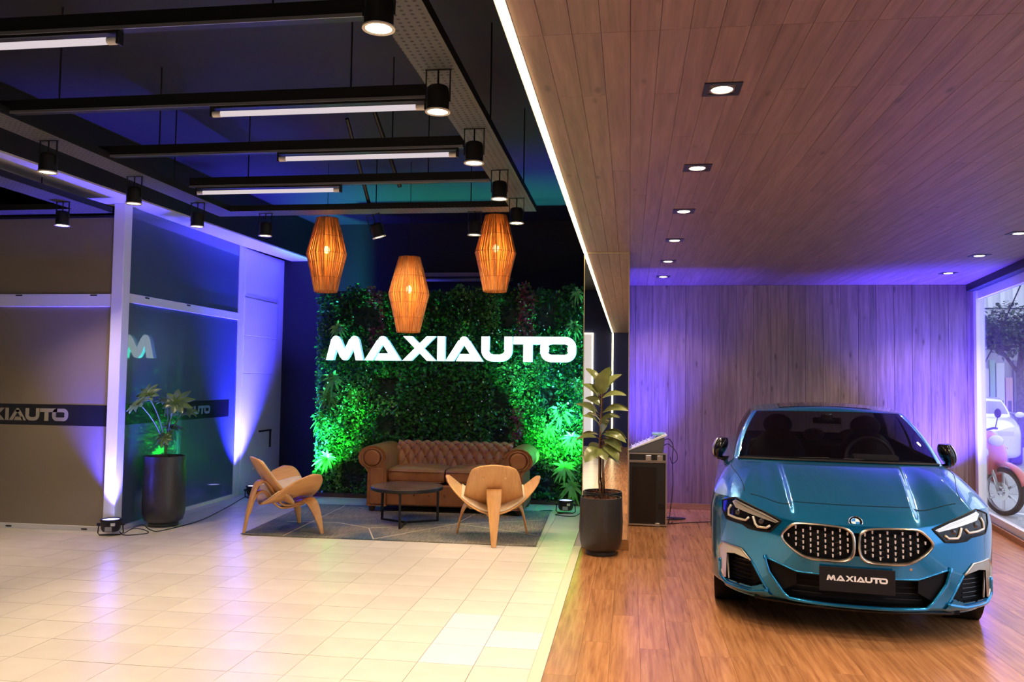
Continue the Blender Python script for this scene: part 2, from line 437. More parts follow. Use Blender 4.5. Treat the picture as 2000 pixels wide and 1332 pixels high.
# ---------------------------------------------------------------- writing
def letters(h):
    """the eight letters of the sign as convex pieces, unit height scaled to h -> list of (pieces)"""
    def disc(cx, cy, r, a0=0, a1=360, n=14):
        return [(cx + r * math.cos(math.radians(a0 + (a1 - a0) * k / n)), cy + r * math.sin(math.radians(a0 + (a1 - a0) * k / n))) for k in range(n + 1)]
    def para(xb, xt, w, y0=0., y1=1.): return [(xb, y0), (xb + w, y0), (xt + w, y1), (xt, y1)]
    def ring(x0, x1, y0, y1, r, w, quads):
        out = []
        for (cx, cy, a0) in ((x1 - r, y1 - r, 0), (x0 + r, y1 - r, 90), (x0 + r, y0 + r, 180), (x1 - r, y0 + r, 270)):
            if a0 not in quads: continue
            n = 8; ri = max(r - w, .04); k2 = 1.
            for q in range(n):
                a = math.radians(a0 + 90 * q / n); b = math.radians(a0 + 90 * (q + 1) / n)
                out.append([(cx + ri * math.cos(a), cy + ri * math.sin(a)), (cx + r * math.cos(a), cy + r * math.sin(a)), (cx + r * math.cos(b), cy + r * math.sin(b)), (cx + ri * math.cos(b), cy + ri * math.sin(b))])
        return out
    L = []
    # M
    L.append([para(0, .205, .31, 0, .86), disc(.40, .83, .17), para(.60, .27, .33, .12, .86)[::1], disc(.79, .16, .165), para(.64, .98, .33, .12, .86), disc(1.19, .83, .17), para(1.27, 1.07, .31, 0, .86)])
    def A(x):
        return [para(x, x + .53, .34, 0, .84), disc(x + .755, .82, .18), para(x + 1.20, x + .64, .34, 0, .84), [(x + .44, 0), (x + 1.3, 0), (x + 1.2, .29), (x + .60, .29)]]
    L.append(A(1.64))
    L.append([para(3.24, 4.25, .37), para(4.27, 3.26, .37)])
    L.append([[(4.69, 0), (5.0, 0), (5.0, 1), (4.69, 1)]])
    L.append(A(5.03))
    L.append([[(6.50, .46), (6.82, .46), (6.82, 1), (6.50, 1)], [(7.43, .46), (7.75, .46), (7.75, 1), (7.43, 1)], [(6.96, 0), (7.29, 0), (7.29, .28), (6.96, .28)]] + ring(6.50, 7.75, 0, 1.2, .46, .30, (180, 270)))
    L.append([[(7.80, .70), (9.32, .70), (9.32, 1), (7.80, 1)], [(8.20, 0), (8.56, 0), (8.56, .71), (8.20, .71)]])
    L.append([[(8.88, .40), (9.22, .40), (9.22, .60), (8.88, .60)], [(9.96, .40), (10.3, .40), (10.3, .60), (9.96, .60)], [(9.28, 0), (9.90, 0), (9.90, .29), (9.28, .29)], [(9.28, .71), (9.90, .71), (9.90, 1), (9.28, 1)]] + ring(8.88, 10.3, 0, 1, .42, .30, (0, 90, 180, 270)))
    def ccw(p):
        a = sum(p[i][0] * p[(i + 1) % len(p)][1] - p[(i + 1) % len(p)][0] * p[i][1] for i in range(len(p)))
        return p if a > 0 else p[::-1]
    return [[[(x * h, y * h) for x, y in ccw(pc)] for pc in le] for le in L]

# ---------------------------------------------------------------- glass office
def film(name, c):
    m, nt, b = _new(name)
    b.inputs['Base Color'].default_value = (*c, 1); b.inputs['Roughness'].default_value = .35
    b.inputs['Coat Weight'].default_value = 1.; b.inputs['Coat Roughness'].default_value = .015; b.inputs['Coat IOR'].default_value = 1.55
    MATS[name] = m; return m
FILM = film('smoked frosted glass', (.24, .195, .13))
FILM2 = film('smoked glass', (.07, .10, .17))
BAND = film('black band film', (.01, .01, .013))
off = thing('glass_partition', 'frosted brown office front in white frames with a black lettered band', 'partition', (-4.96, 7.39, 0))
off2 = thing('glass_partition', 'dark blue side glazing between the corner post and the blue door', 'partition', (-4.96, 7.39, 0))
def ob(m, name, material, bevel=0.003, par=None, **k):
    m.v = [(v[0] + 4.96, v[1] - 7.39, v[2]) for v in m.v] if par is None else m.v
    side = min(v[0] for v in m.v) > -.06 and name != 'corner_post'
    return m.build(name, material, off2 if side else off, bevel=bevel, **k)
ob(MB().box(-5.02, -4.90, 7.33, 7.45, 0, 3.195), 'corner_post', ALU, .006)
ob(MB().box(-4.98, -4.94, 9.80, 9.86, 0, 3.195), 'end_post', ALU)
ob(MB().box(-8, -5.02, 7.345, 7.405, 2.18, 2.305), 'rail', ALU)
ob(MB().box(-8, -5.02, 7.345, 7.405, 0, .045), 'rail', ALU)
ob(MB().box(-8, -5.02, 7.35, 7.40, 3.06, 3.085), 'rail', BLACK)
ob(MB().box(-4.985, -4.925, 7.45, 9.80, 2.235, 2.325), 'rail', ALU)
ob(MB().box(-4.985, -4.925, 7.45, 9.80, 0, .04), 'rail', ALU)
ob(MB().box(-8, -5.02, 7.37, 7.382, .045, 2.18), 'pane', FILM, 0)
ob(MB().box(-8, -5.02, 7.37, 7.382, 2.305, 3.06), 'pane', FILM, 0)
ob(MB().box(-4.962, -4.95, 7.45, 9.80, .04, 2.235), 'pane', FILM2, 0)
ob(MB().box(-4.962, -4.95, 7.45, 9.80, 2.325, 3.195), 'pane', FILM2, 0)
ob(MB().box(-8, -5.02, 7.3685, 7.3702, 1.01, 1.215), 'band', BAND, 0)
ob(MB().box(-4.9505, -4.9488, 7.45, 9.64, 1.02, 1.228), 'band', BAND, 0)
ltr = mat('frosted lettering', (.33, .30, .24), .4, coat=.6)
LB = letters(.122)
for le in LB:
    m = MB()
    for pc in le: m.prism([(-5.455 - .122 * 10.3 + x, 1.052 + z) for x, z in pc], 7.3672, 7.3688, 'y')
    ob(m, 'letter', ltr, 0)
ltr2 = mat('pale blue lettering', (.20, .28, .42), .4)
for le in letters(.095):
    m = MB()
    for pc in le: m.prism([(9.18 - .095 * 10.3 + x, 1.075 + z) for x, z in pc], -4.9492, -4.9478, 'x')
    ob(m, 'letter', ltr2, 0)
for x in (-6.06, -5.25):
    ob(MB().box(x, x + .07, 7.341, 7.347, 2.285, 2.297), 'clip', BLACK, 0)
    ob(MB().box(x, x + .06, 7.341, 7.347, .012, .026), 'clip', BLACK, 0)
for y in (7.75, 8.55): ob(MB().box(-4.927, -4.921, y, y + .07, 2.30, 2.315), 'clip', BLACK, 0)

# ---------------------------------------------------------------- shop window
win = struct(bpy.data.objects.new('window_1', None)); COL.objects.link(win)
tag(win, 'slanted shop window in a white frame with the street beyond')
_a = math.atan(.135); win.location = (wx(10.14), 10.14, 0); win.rotation_euler = (0, 0, -_a)
# local: y runs along the glass toward the camera (negative), x outward
MB().box(-.01, .002, -14.6, -.0, .12, 2.56).build('pane', pane_mat('window glass', (.93, .95, .98), .05), win)
MB().box(-.03, .03, -14.6, 0, .05, .13).build('sill', ALU, win, bevel=.004)
MB().box(-.03, .03, -14.6, 0, 2.52, 2.62).build('head', ALU, win, bevel=.004)
MB().box(-.05, .04, -.12, .02, .05, 2.62).build('jamb', ALU, win, bevel=.004)
MB().box(-.05, .05, -14.6, 0, 0, .05).build('plinth', BLACK, win)
MB().box(-.12, .08, -14.6, 0.05, 2.62, 2.80).build('beam', BLACK, win)
MB().box(-.075, -.05, -14.6, -.1, 0, .06).build('skirting', MATS['skirting wood'], win, bevel=.003)
for yy in (-4.2, -8.4, -12.6): MB().box(-.03, .03, yy - .04, yy + .04, .13, 2.52).build('mullion', ALU, win, bevel=.004)

# ---------------------------------------------------------------- LED line
led = thing('led_strip', 'continuous warm LED line along the edge of the timber ceiling', 'light', (-.412, 7.5, 2.69))
MB().box(-.012, .012, -11.9, .035, -.004, .008).build('diffuser', emis('led glow', (1., .80, .42), 9.), led)
MB().box(-.02, .016, -11.9, .035, .006, .02).build('channel', ALU, led)
vl = thing('led_strip', 'upright warm LED line on the navy wall', 'light', (-.41, -4.58, 0))
MB().box(-.014, .014, -.01, .012, .1, 2.69).build('diffuser', MATS['led glow'], vl)
MB().box(-.02, .02, -.02, -.008, .1, 2.69).build('channel', ALU, vl)
lp = thing('light_panel', 'white backlit panel with a glowing edge on the navy wall', 'panel', (-1.4, -4.57, 0))
MB().box(-.5, .5, -.02, .01, .3, 2.66).build('panel', mat('white panel', (.8, .78, .8), .4, emit=(1, .93, .9), estr=.55), lp)
for x in (-.52, .50): MB().box(x, x + .03, -.02, .012, .3, 2.68).build('edge', MATS['led glow'], lp)
MB().box(-.52, .53, -.02, .012, 2.66, 2.69).build('edge', MATS['led glow'], lp)
# ================================================================== CEILING SERVICES
TRAY = noisy('galvanised tray', (.20, .195, .19), (.27, .26, .25), 30., .5, .3)
BLKM = mat('black fixture metal', (.014, .014, .015), .42, .3)
LENS = emis('spot lens', (1., .84, .55), 30.)
LENSD = emis('spot lens dim', (1., .82, .58), 5.)
STEEL = mat('brushed steel', (.62, .62, .60), .3, 1.)
def tray_mat():
    m, nt, b = _new('perforated tray'); tc = N(nt, 'ShaderNodeTexCoord')
    vo = N(nt, 'ShaderNodeTexVoronoi'); vo.inputs['Scale'].default_value = 26.; vo.inputs['Randomness'].default_value = .12
    nt.links.new(tc.outputs['Object'], vo.inputs['Vector'])
    r = ramp(nt, [(.20, (.008, .008, .008)), (.26, (.10, .097, .092))])
    nt.links.new(vo.outputs['Distance'], r.inputs[0]); nt.links.new(r.outputs[0], b.inputs['Base Color'])
    b.inputs['Roughness'].default_value = .5; b.inputs['Metallic'].default_value = .2
    return m
PTRAY = tray_mat()
def tray(label, x0, x1, y0, y1, z=3.05, rods=()):
    """perforated cable tray with two upstands and hanger rods"""
    t = thing('cable_tray', label, 'cable tray', ((x0 + x1) / 2, (y0 + y1) / 2, z))
    a, b = (x1 - x0) / 2, (y1 - y0) / 2
    MB().box(-a, a, -b, b, 0, .004).build('tray_floor', PTRAY, t)
    if b > a:
        for s in (-a, a - .006): MB().box(s, s + .006, -b, b, .002, .055).build('side_rail', BLKM, t)
    else:
        for s in (-b, b - .006): MB().box(-a, a, s, s + .006, .002, .055).build('side_rail', BLKM, t)
    for rx, ry in rods:
        MB().tube([(rx - (x0 + x1) / 2, ry - (y0 + y1) / 2, .0), (rx - (x0 + x1) / 2, ry - (y0 + y1) / 2, 3.72 - z)], .005, 6).build('hanger_rod', BLKM, t)
    return t
tray('long perforated cable tray beside the warm LED line', -1.07, -.85, -.2, 7.34, rods=((-.86, 3.1), (-.86, 4.9), (-.86, 6.5)))
tray('long perforated cable tray beside the low beam', -3.92, -3.70, 1.2, 7.34, rods=((-3.9, 3.9), (-3.72, 6.2)))
tray('short cross cable tray above the woven pendants', -3.70, -1.07, 7.12, 7.34, rods=((-2.35, 7.3), (-1.45, 7.3)))
tray('cable tray hung outside the office glass', -5.15, -4.88, 2.6, 7.1, rods=((-5.0, 6.3),))
tray('cross cable tray above the office front', -8, -5.15, 6.9, 7.1)

# spotlights on the trays
def make_spot(lens):
    t = thing('spotlight', '', 'spotlight')
    pr = [(.045, .128), (.052, .122), (.056, .10), (.056, .012), (.060, .008), (.060, 0), (.054, 0), (.053, .010)]
    MB().lathe(pr, 24).build('housing', BLKM, t, smooth=True, angle=40)
    MB().lathe([(.0001, .004), (.054, .004)], 24, caps=False).build('lens', lens, t)
    MB().lathe([(.050, -.002), (.063, -.002), (.063, .004), (.050, .004)], 24, caps=False).build('rim', mat('pale rim', (.75, .70, .6), .4), t)
    for s in (-1, 1): MB().box(s * .061 - .0025, s * .061 + .0025, -.006, .006, .05, .215).build('bracket_arm', BLKM, t)
    MB().box(-.066, .066, -.007, .007, .210, .216).build('bracket_bar', BLKM, t)
    MB().tube([(0, 0, .125), (0, 0, .22)], .005, 8).build('stem', BLKM, t)
    return t
sp_b = make_spot(LENS); sp_d = make_spot(LENSD)
used = {id(sp_b): 0, id(sp_d): 0}
def spot(proto, loc, label, group, power, aim=(0, 0, -1), angle=95, drop=0, tilt=(0, 0)):
    o = proto if not used[id(proto)] else copy_tree(proto)
    used[id(proto)] += 1
    o.location = loc; tag(o, label, 'spotlight', group); o.rotation_euler = (tilt[0], tilt[1], 0)
    if power: lamp('SPOT', 'spot_beam', (0, 0, -.006), power, WARM, o, aim, .045, angle, .6)
    return o
ORD = ('first', 'second', 'third', 'fourth', 'fifth', 'sixth', 'seventh', 'eighth')
for k, y in enumerate((6.79, 5.87, 4.88, 3.92, 2.95, 2.0, 1.05, .1)):
    spot(sp_b, (-.955, y, 2.835), ORD[k] + ' spotlight from the cross tray, on the tray beside the LED line', 'spotlights beside the LED line', SPOT_W, aim=(-.2, 0, -1), angle=84)
for k, y in enumerate((6.74, 5.80, 4.85, 3.9, 2.95, 2.0)):
    spot(sp_d, (-3.81, y, 2.835), ORD[k] + ' spotlight from the cross tray, on the tray beside the low beam', 'spotlights beside the low beam', SPOT_W * 1.2, aim=(.42, 0, -1), angle=74)
spot(sp_d, (-3.40, 7.23, 2.835), 'black spotlight at the beam end of the short cross tray', None, SPOT_W * 1.0, aim=(.25, .4, -1))
spot(sp_d, (-2.29, 7.23, 2.81), 'tilted black spotlight at the middle of the short cross tray', None, SPOT_W * 1.3, aim=(.05, .55, -1), tilt=(.12, -.28))
spot(sp_d, (-1.40, 7.23, 2.82), 'black spotlight half hidden behind the woven pendant', None, SPOT_W * 1.2, aim=(-.12, .6, -1))
spot(sp_b, (-5.02, 6.60, 2.835), 'bright spotlight hung in front of the office glass', None, SPOT_W * 2.4, aim=(.12, -.1, -1), angle=110)
spot(sp_b, (-5.02, 4.9, 2.835), 'spotlight on the tray outside the office', None, SPOT_W * 2.2, aim=(.15, 0, -1), angle=100)

# black channels with tube lights
def tube_light(x0, x1, y, z, label):
    t = thing('tube_light', label, 'tube light', (x0, y, z), group='white tubes under the black channels')
    L = x1 - x0
    MB().tube([(.03, 0, 0), (L - .03, 0, 0)], .0165, 12).build('tube', emis('tube glow', (1., .86, .90), .72), t, smooth=True)
    for a, b in ((0, .05), (L - .05, L)): MB().tube([(a, 0, 0), (b, 0, 0)], .0185, 12).build('end_cap', mat('tube cap', (.7, .66, .62), .4), t, smooth=True, angle=40)
    for a in (-.012, L): MB().box(a, a + .012, -.02, .02, -.02, .045).build('holder', BLKM, t)
    MB().box(0, L, -.022, .022, .028, .045).build('batten', BLKM, t)
    return t
def channel(x0, x1, y, label, z=3.075):
    t = thing('ceiling_channel', label, 'channel', (x0, y, z))
    L = x1 - x0
    MB().box(0, L, -.03, .03, 0, .075).build('channel', BLKM, t)
    MB().box(0, L, -.034, -.028, -.006, .010).build('lip', mat('channel lip', (.45, .45, .47), .35, .8), t)
    for x in (.5, L - .5): MB().tube([(x, 0, .07), (x, 0, 3.72 - z)], .005, 6).build('hanger_rod', BLKM, t)
for y, xl, xr, ta, tb, w in ((3.37, -4.6, -1.08, -3.60, -2.32, 'at the open end of the lounge'), (4.40, -3.9, -1.08, -2.41, -1.145, 'crossing beside the second lit spotlight'), (5.36, -3.84, -1.12, -2.43, -1.17, 'crossing the middle of the blue ceiling glow'), (6.29, -3.62, -1.10, -3.56, -2.33, 'just before the woven pendants')):
    channel(xl, xr, y, 'black ceiling channel ' + w)
    tube_light(ta, tb, y, 3.03, 'white light tube under the channel ' + w)
channel(-3.6, -1.1, 2.35, 'black ceiling channel nearest the entrance')
# braces above the pendants
for a, b, w in (((-2.38, 6.55, 3.70), (-2.38, 7.2, 3.10), 'upright'), ((-2.05, 6.2, 3.70), (-1.92, 6.6, 3.12), 'slanting')):
    tag(MB().tube([a, b], .018, 8).build('ceiling_brace', BLKM), 'black %s ceiling brace above the pendant lamps' % w, 'brace')
# fixture with green sheen on the back wall above the planting
fx = thing('wall_light', 'long tube fixture on the black wall above the planted wall', 'light fixture', (-3.1, 11.1, 2.90))
MB().tube([(0, 0, 0), (1.5, 0, 0)], .028, 10).build('tube', mat('fixture tube', (.35, .38, .36), .25, .3), fx, smooth=True)
MB().box(.05, 1.45, -.03, .1, .05, .10).build('batten', mat('fixture batten', (.32, .27, .2), .5), fx)
for x in (.2, 1.2): MB().box(x, x + .03, 0, .1, -.02, .06).build('clip', BLKM, fx)

# recessed downlights of the timber ceiling
def make_down():
    t = thing('downlight', '', 'downlight')
    fr = MB()
    for a in ((-.075, .075, -.075, -.05), (-.075, .075, .05, .075), (-.075, -.05, -.05, .05), (.05, .075, -.05, .05)): fr.box(a[0], a[1], a[2], a[3], -.004, .004)
    fr.build('frame', BLKM, t)
    MB().box(-.055, .055, -.055, .055, .002, .004).build('recess', mat('downlight well', (.05, .04, .03), .4), t)
    MB().lathe([(.0001, -.003), (.043, -.003)], 24, caps=False).build('lens', emis('downlight lens', (1., .85, .58), 30.), t)
    MB().lathe([(.043, -.006), (.05, -.006), (.05, .002), (.043, .002)], 24, caps=False).build('ring', mat('downlight ring', (.6, .55, .45), .3, .8), t)
    return t
dn = make_down(); first = True
rows = [((.363, y), 'inner') for y in (9.28, 8.11, 6.92, 5.75, 4.59, 3.36, 2.15, .95)] + [((2.97 + .14 * (y - 6.77), y), 'outer') for y in (9.10, 7.90, 6.77, 5.6, 4.4, 3.2, 2.0)]
for kk, ((x, y), row) in enumerate(rows):
    o = dn if first else copy_tree(dn); first = False
    o.location = (x, y, 2.70)
    if row == 'inner': tag(o, ORD[kk] + ' square downlight from the timber wall, in the row on the pillar side', 'downlight', 'downlights toward the pillar')
    else: tag(o, ORD[kk - 8] + ' square downlight from the timber wall, in the row beside the window', 'downlight', 'downlights beside the window')
    lamp('SPOT', 'down_beam', (0, 0, -.012), DOWN_W, WARM, o, (0, 0, -1), .04, 125, .5)

# woven pendants
REED = noisy('dried reed', (.30, .12, .03), (.62, .30, .09), 3., .6, stretch=(30, 30, 1.2), rnd=.06)
def reed_shade_mat():
    m = bpy.data.materials.new('reed skin'); m.use_nodes = True; nt = m.node_tree; b = nt.nodes['Principled BSDF']
    tc = N(nt, 'ShaderNodeTexCoord'); sx = N(nt, 'ShaderNodeSeparateXYZ'); nt.links.new(tc.outputs['Object'], sx.inputs[0])
    at = N(nt, 'ShaderNodeMath', operation='ARCTAN2'); nt.links.new(sx.outputs[1], at.inputs[0]); nt.links.new(sx.outputs[0], at.inputs[1])
    cb = N(nt, 'ShaderNodeCombineXYZ'); nt.links.new(at.outputs[0], cb.inputs[0]); nt.links.new(sx.outputs[2], cb.inputs[2])
    mp = N(nt, 'ShaderNodeMapping'); mp.inputs['Scale'].default_value = (22, 1, 2.2); nt.links.new(cb.outputs[0], mp.inputs[0])
    nz = N(nt, 'ShaderNodeTexNoise'); nz.inputs['Scale'].default_value = 1.; nz.inputs['Detail'].default_value = 3; nt.links.new(mp.outputs[0], nz.inputs['Vector'])
    r = ramp(nt, [(.36, (.08, .022, .005)), (.50, (.42, .16, .035)), (.7, (.74, .36, .10))])
    nt.links.new(nz.outputs['Fac'], r.inputs[0]); nt.links.new(r.outputs[0], b.inputs['Base Color'])
    b.inputs['Roughness'].default_value = .7
    tl = N(nt, 'ShaderNodeBsdfTranslucent'); nt.links.new(r.outputs[0], tl.inputs[0])
    mx = N(nt, 'ShaderNodeMixShader'); mx.inputs[0].default_value = .6
    nt.links.new(b.outputs[0], mx.inputs[1]); nt.links.new(tl.outputs[0], mx.inputs[2])
    tp = N(nt, 'ShaderNodeBsdfTransparent'); r2 = ramp(nt, [(.30, (1, 1, 1)), (.36, (.03, .03, .03))], 'LINEAR')
    nt.links.new(nz.outputs['Fac'], r2.inputs[0])
    m2 = N(nt, 'ShaderNodeMixShader'); nt.links.new(r2.outputs[0], m2.inputs[0]); nt.links.new(mx.outputs[0], m2.inputs[1]); nt.links.new(tp.outputs[0], m2.inputs[2])
    nt.links.new(m2.outputs[0], nt.nodes['Material Output'].inputs[0])
    return m
RSKIN = reed_shade_mat()
pend = None
def make_pendant():
    t = thing('pendant_lamp', '', 'pendant lamp')
    # outline: (radius, height below top)
    prof = [(.105, 0), (.112, -.01), (.16, -.20), (.205, -.375), (.16, -.56), (.115, -.765)]
    def rad(z): return interp(-z, [0, .01, .20, .375, .56, .765], [.105, .112, .16, .203, .158, .113])
    n = 150; sk = MB(); re = MB()
    rnd = random.Random(3)
    sk.lathe([(rad(-z) - .004, -z) for z in (.765, .66, .56, .47, .375, .29, .20, .1, 0)], 48, caps=False)
    sk.build('shade', RSKIN, t, smooth=True)
    for k in range(n):
        q = 2 * PI * (k + rnd.uniform(-.3, .3)) / n; r = rnd.uniform(.0016, .0034)
        if rnd.random() < .35: continue
        z0 = rnd.choice((0, 0, -.1)); z1 = rnd.choice((-.765, -.765, -.6))
        pts = [((rad(z) + .001) * math.cos(q + .02 * math.sin(9 * z + k)), (rad(z) + .001) * math.sin(q + .02 * math.sin(9 * z + k))) + (z,) for z in (z0, -.19, -.375, -.56, z1)]
        re.tube(pts, r, 4, caps=False)
    tag(re.build('reeds', REED, t), kind='stuff')
    for z in (-.005, -.20, -.375, -.47, -.62, -.76):
        MB().tube([((rad(z) + .003) * math.cos(2 * PI * k / 40), (rad(z) + .003) * math.sin(2 * PI * k / 40), z) for k in range(40)], .0022, 5, closed=True).build('hoop', mat('dark twine', (.16, .06, .02), .8), t)
    MB().ball((0, 0, -.33), (.03, .03, .04), 12, 8).build('bulb', emis('bulb glow', (1., .72, .34), 60.), t, smooth=True)
    MB().lathe([(.018, -.29), (.018, -.2), (.006, -.19)], 12).build('socket', BLKM, t)
    return t
for k, (x, z, w) in enumerate(((-3.09, 3.155, 'woven reed pendant lamp hanging beside the low beam'), (-2.212, 2.745, 'lowest woven reed pendant lamp, hanging in front of the lit sign'), (-1.332, 3.154, 'woven reed pendant lamp hanging nearest the LED line'))):
    if k == 0: pend = make_pendant(); o = pend
    else: o = copy_tree(pend)
    o.location = (x, 8.0, z); tag(o, w, 'pendant lamp', 'woven pendants above the seating')
    MB().tube([(0, 0, -.2), (0, 0, 3.722 - z)], .003, 6).build('cord', BLKM, o)
    lamp('POINT', 'pendant_glow', (0, 0, -.40), 9, (1., .52, .18), o, size=.04)

# ---------------------------------------------------------------- LED uplighters
def make_par():
    t = thing('par_light', '', 'stage light')
    MB().lathe([(.02, 0.03), (.07, .035), (.085, .06), (.088, .13), (.095, .135), (.095, .15), (.08, .15), (.078, .14)], 28).build('housing', BLKM, t, smooth=True, angle=35)
    MB().box(-.03, .03, -.092, -.06, .045, .085).build('display', mat('par panel', (.28, .28, .3), .3), t)
    MB().box(.02, .055, -.094, -.07, .095, .12).build('sticker', WHITE, t)
    pts = [(-.105, 0, .10), (-.112, 0, .02), (-.09, -.03, .006), (.09, -.03, .006), (.112, 0, .02), (.105, 0, .10)]
    MB().tube(pts, .006, 6).build('yoke', BLKM, t)
    for s in (-1, 1): MB().tube([(s * .09, 0, .1), (s * .122, 0, .1)], .014, 8).build('knob', BLKM, t)
    return t
par0 = make_par(); pfirst = True
def par(loc, rz, label, col, power, aim, lens, ang=55, tilt=(0, 0)):
    global pfirst
    o = par0 if pfirst else copy_tree(par0); pfirst = False
    o.location = loc; o.rotation_euler = (tilt[0], tilt[1], rz); tag(o, label, 'stage light')
    MB().lathe([(.0001, .142), (.079, .142)], 24, caps=False).build('lens', lens, o)
    R = Matrix.Rotation(-rz, 3, 'Z')
    lamp('SPOT', 'par_beam', (0, 0, .155), power, col, o, R @ Vector(aim), .04, ang, 1.)
    return o
BLU = (.055, .045, 1.0); GRN = (.03, 1.0, .13)
LB_ = emis('blue lens', (.35, .35, 1.), 6.); LG_ = emis('green lens', (.2, 1., .3), 6.)
par((-4.86, 7.225, 0), .35, 'black LED uplighter washing the white corner post blue', BLU, PAR_W * 1.05, (-.05, .10, 1), LB_, 80)
par((-4.68, 9.83, 0), .9, 'LED uplighter on the floor in front of the blue door', BLU, PAR_W * .85, (-.17, .07, 1), LB_, 76)
par((-4.08, 9.92, 0), 0, 'LED uplighter washing the beam end of the planted wall green', GRN, GREEN_W, (.42, .22, 1), LG_, 72)
par((-.72, 9.50, 0), 0, 'LED uplighter washing the pillar end of the planted wall green', GRN, GREEN_W * .75, (-.12, .42, 1), LG_, 84)
par((.16, 9.55, 0), 0, 'LED uplighter hidden behind the flight case', BLU, PAR_W * .33, (-.14, .22, 1), LB_, 50)
par((3.62, 9.72, 0), 0, 'LED uplighter in the corner between window and timber wall', BLU, PAR_W * 1.7, (-.04, .10, 1), LB_, 84)
# ================================================================== LOUNGE FURNITURE
def ribbon(m, pts, widths, thick, wdir):
    """flat laminated strip swept along pts; wdir is the width direction at each point (or one for all)"""
    P = [Vector(p) for p in pts]; n = len(P); rows = []
    for i, p in enumerate(P):
        t = (P[min(i + 1, n - 1)] - P[max(i - 1, 0)]).normalized()
        w = Vector(wdir[i] if isinstance(wdir, list) else wdir); w = (w - t * w.dot(t)).normalized()
        nn = t.cross(w); a = widths[i] / 2; b = thick / 2; c = min(b, a) * .55
        rows.append([p + w * x + nn * y for x, y in ((-a + c, -b), (a - c, -b), (a, -b + c), (a, b - c), (a - c, b), (-a + c, b), (-a, b - c), (-a, -b + c))])
    o = len(m.v); m.grid(rows, closed=True)
    k = len(rows[0]); m.f.append(tuple(o + i for i in range(k))[::-1]); m.f.append(tuple(o + (n - 1) * k + i for i in range(k)))
    return m
OAK = wood('oak plywood', (.62, .30, .095), (.71, .37, .13), (.77, .43, .16), .42, (6, 1, 1), 5., .0, .05, .02, coat=.15)
PAD = noisy('cream leather pad', (.70, .55, .36), (.78, .63, .43), 20., .5, bump=.05)
def make_chair():
    t = thing('lounge_chair', '', 'chair')
    def seat_pt(u, v, off=0.):
        a = abs(u); x = .455 * u
        hd = .235 * math.sqrt(max(0., 1 - a ** 3.2)) + .012
        y = .02 + .11 * a ** 2 + hd * v
        z = .275 + .245 * a ** 1.75 + .085 * (y + .2) / .45 - .02 * (1 - a) * (1 - abs(v)) + off
        if v > .5: z -= .05 * (v - .5) ** 2 * 4 * (1 - a)
        return (x, y, z)
    us = [-1 + 2 * i / 28 for i in range(29)]; vs = [-1 + 2 * j / 12 for j in range(13)]
    us = [math.sin(u * PI / 2) * .35 + u * .65 for u in us]
    MB().grid([[seat_pt(u, v) for v in vs] for u in us]).build('seat', OAK, t, smooth=True, solid=.014)
    m = MB().grid([[seat_pt(u * .66, v * .97, .016 + .014 * (1 - abs(v) ** 4) * (1 - abs(u) ** 6)) for v in vs] for u in us])
    m.build('seat_pad', PAD, t, smooth=True, solid=.012)
    def back_pt(u, s, off=0.):
        # s 0 bottom .. 1 top
        w = interp(s, [0, .12, .3, .6, .85, .95, 1], [.22, .268, .280, .258, .225, .195, .125])
        y = .015 - .33 * s - .02 * math.sin(PI * s) - .03 * u * u * -1 - off * .8
        z = .285 + .435 * s + .012 * (1 - u * u) * smooth(.9, 1., s) - .02 * (1 - s) * (1 - u * u) * 0 - off * .0
        return (w * u, y, z)
    ss = [0, .03, .07, .12, .2, .3, .42, .55, .68, .8, .88, .93, .97, 1]
    MB().grid([[back_pt(-1 + 2 * i / 12, s) for i in range(13)] for s in ss]).build('backrest', OAK, t, smooth=True, solid=.014)
    MB().grid([[back_pt((-1 + 2 * i / 12) * .95, .02 + s * .96, -.018) for i in range(13)] for s in ss]).build('back_pad', PAD, t, smooth=True, solid=.014)
    for x in (-.10, .10):
        MB().lathe([(.0001, .004), (.008, .003), (.011, 0)], 12, M=Matrix.Translation((x, -.258, .60)) @ Matrix.Rotation(math.radians(55), 4, 'X') @ Matrix.Translation((0, 0, .012))).build('screw_cap', mat('light oak plug', (.72, .45, .2), .35), t)
    # rear leg: two laminated layers that bend over and run under the seat
    path = spline([(0, -.37, 0), (0, -.335, .2), (0, -.285, .40), (0, -.245, .478), (0, -.19, .49), (0, -.14, .44), (0, -.075, .33), (0, -.015, .262), (0, .07, .25), (0, .22, .275)], 5)
    n = len(path)
    wd = [interp(p.z if i < n * .4 else 9, [0, .2, .42, .5], [.042, .085, .135, .14]) for i, p in enumerate(path)]
    ribbon(MB(), path, wd, .022, (1, 0, 0)).build('leg', OAK, t, smooth=True, angle=50)
    p2 = spline([(0, -.325, .19), (0, -.285, .33), (0, -.235, .395), (0, -.175, .385), (0, -.115, .31), (0, -.055, .243), (0, .0, .225), (0, .10, .232), (0, .2, .255)], 5)
    ribbon(MB(), p2, [interp(i / len(p2), [0, .25, 1], [.07, .115, .12]) for i in range(len(p2))], .016, (1, 0, 0)).build('leg_brace', OAK, t, smooth=True, angle=50)
    # front bow
    for s in (-1, 1):
        p3 = spline([(s * .345, .285, 0), (s * .315, .255, .15), (s * .275, .215, .275), (s * .215, .19, .315), (s * .10, .18, .30), (0, .175, .285)], 5)
        w3 = [interp(p.z, [0, .14, .28, .4], [.034, .065, .10, .10]) for p in p3]
        ribbon(MB(), p3, w3, .02, (0, .92, .38)).build('leg', OAK, t, smooth=True, angle=50)
    return t
ch = make_chair(); ch.location = (-1.275, 7.735, .004); ch.rotation_euler = (0, 0, .19)
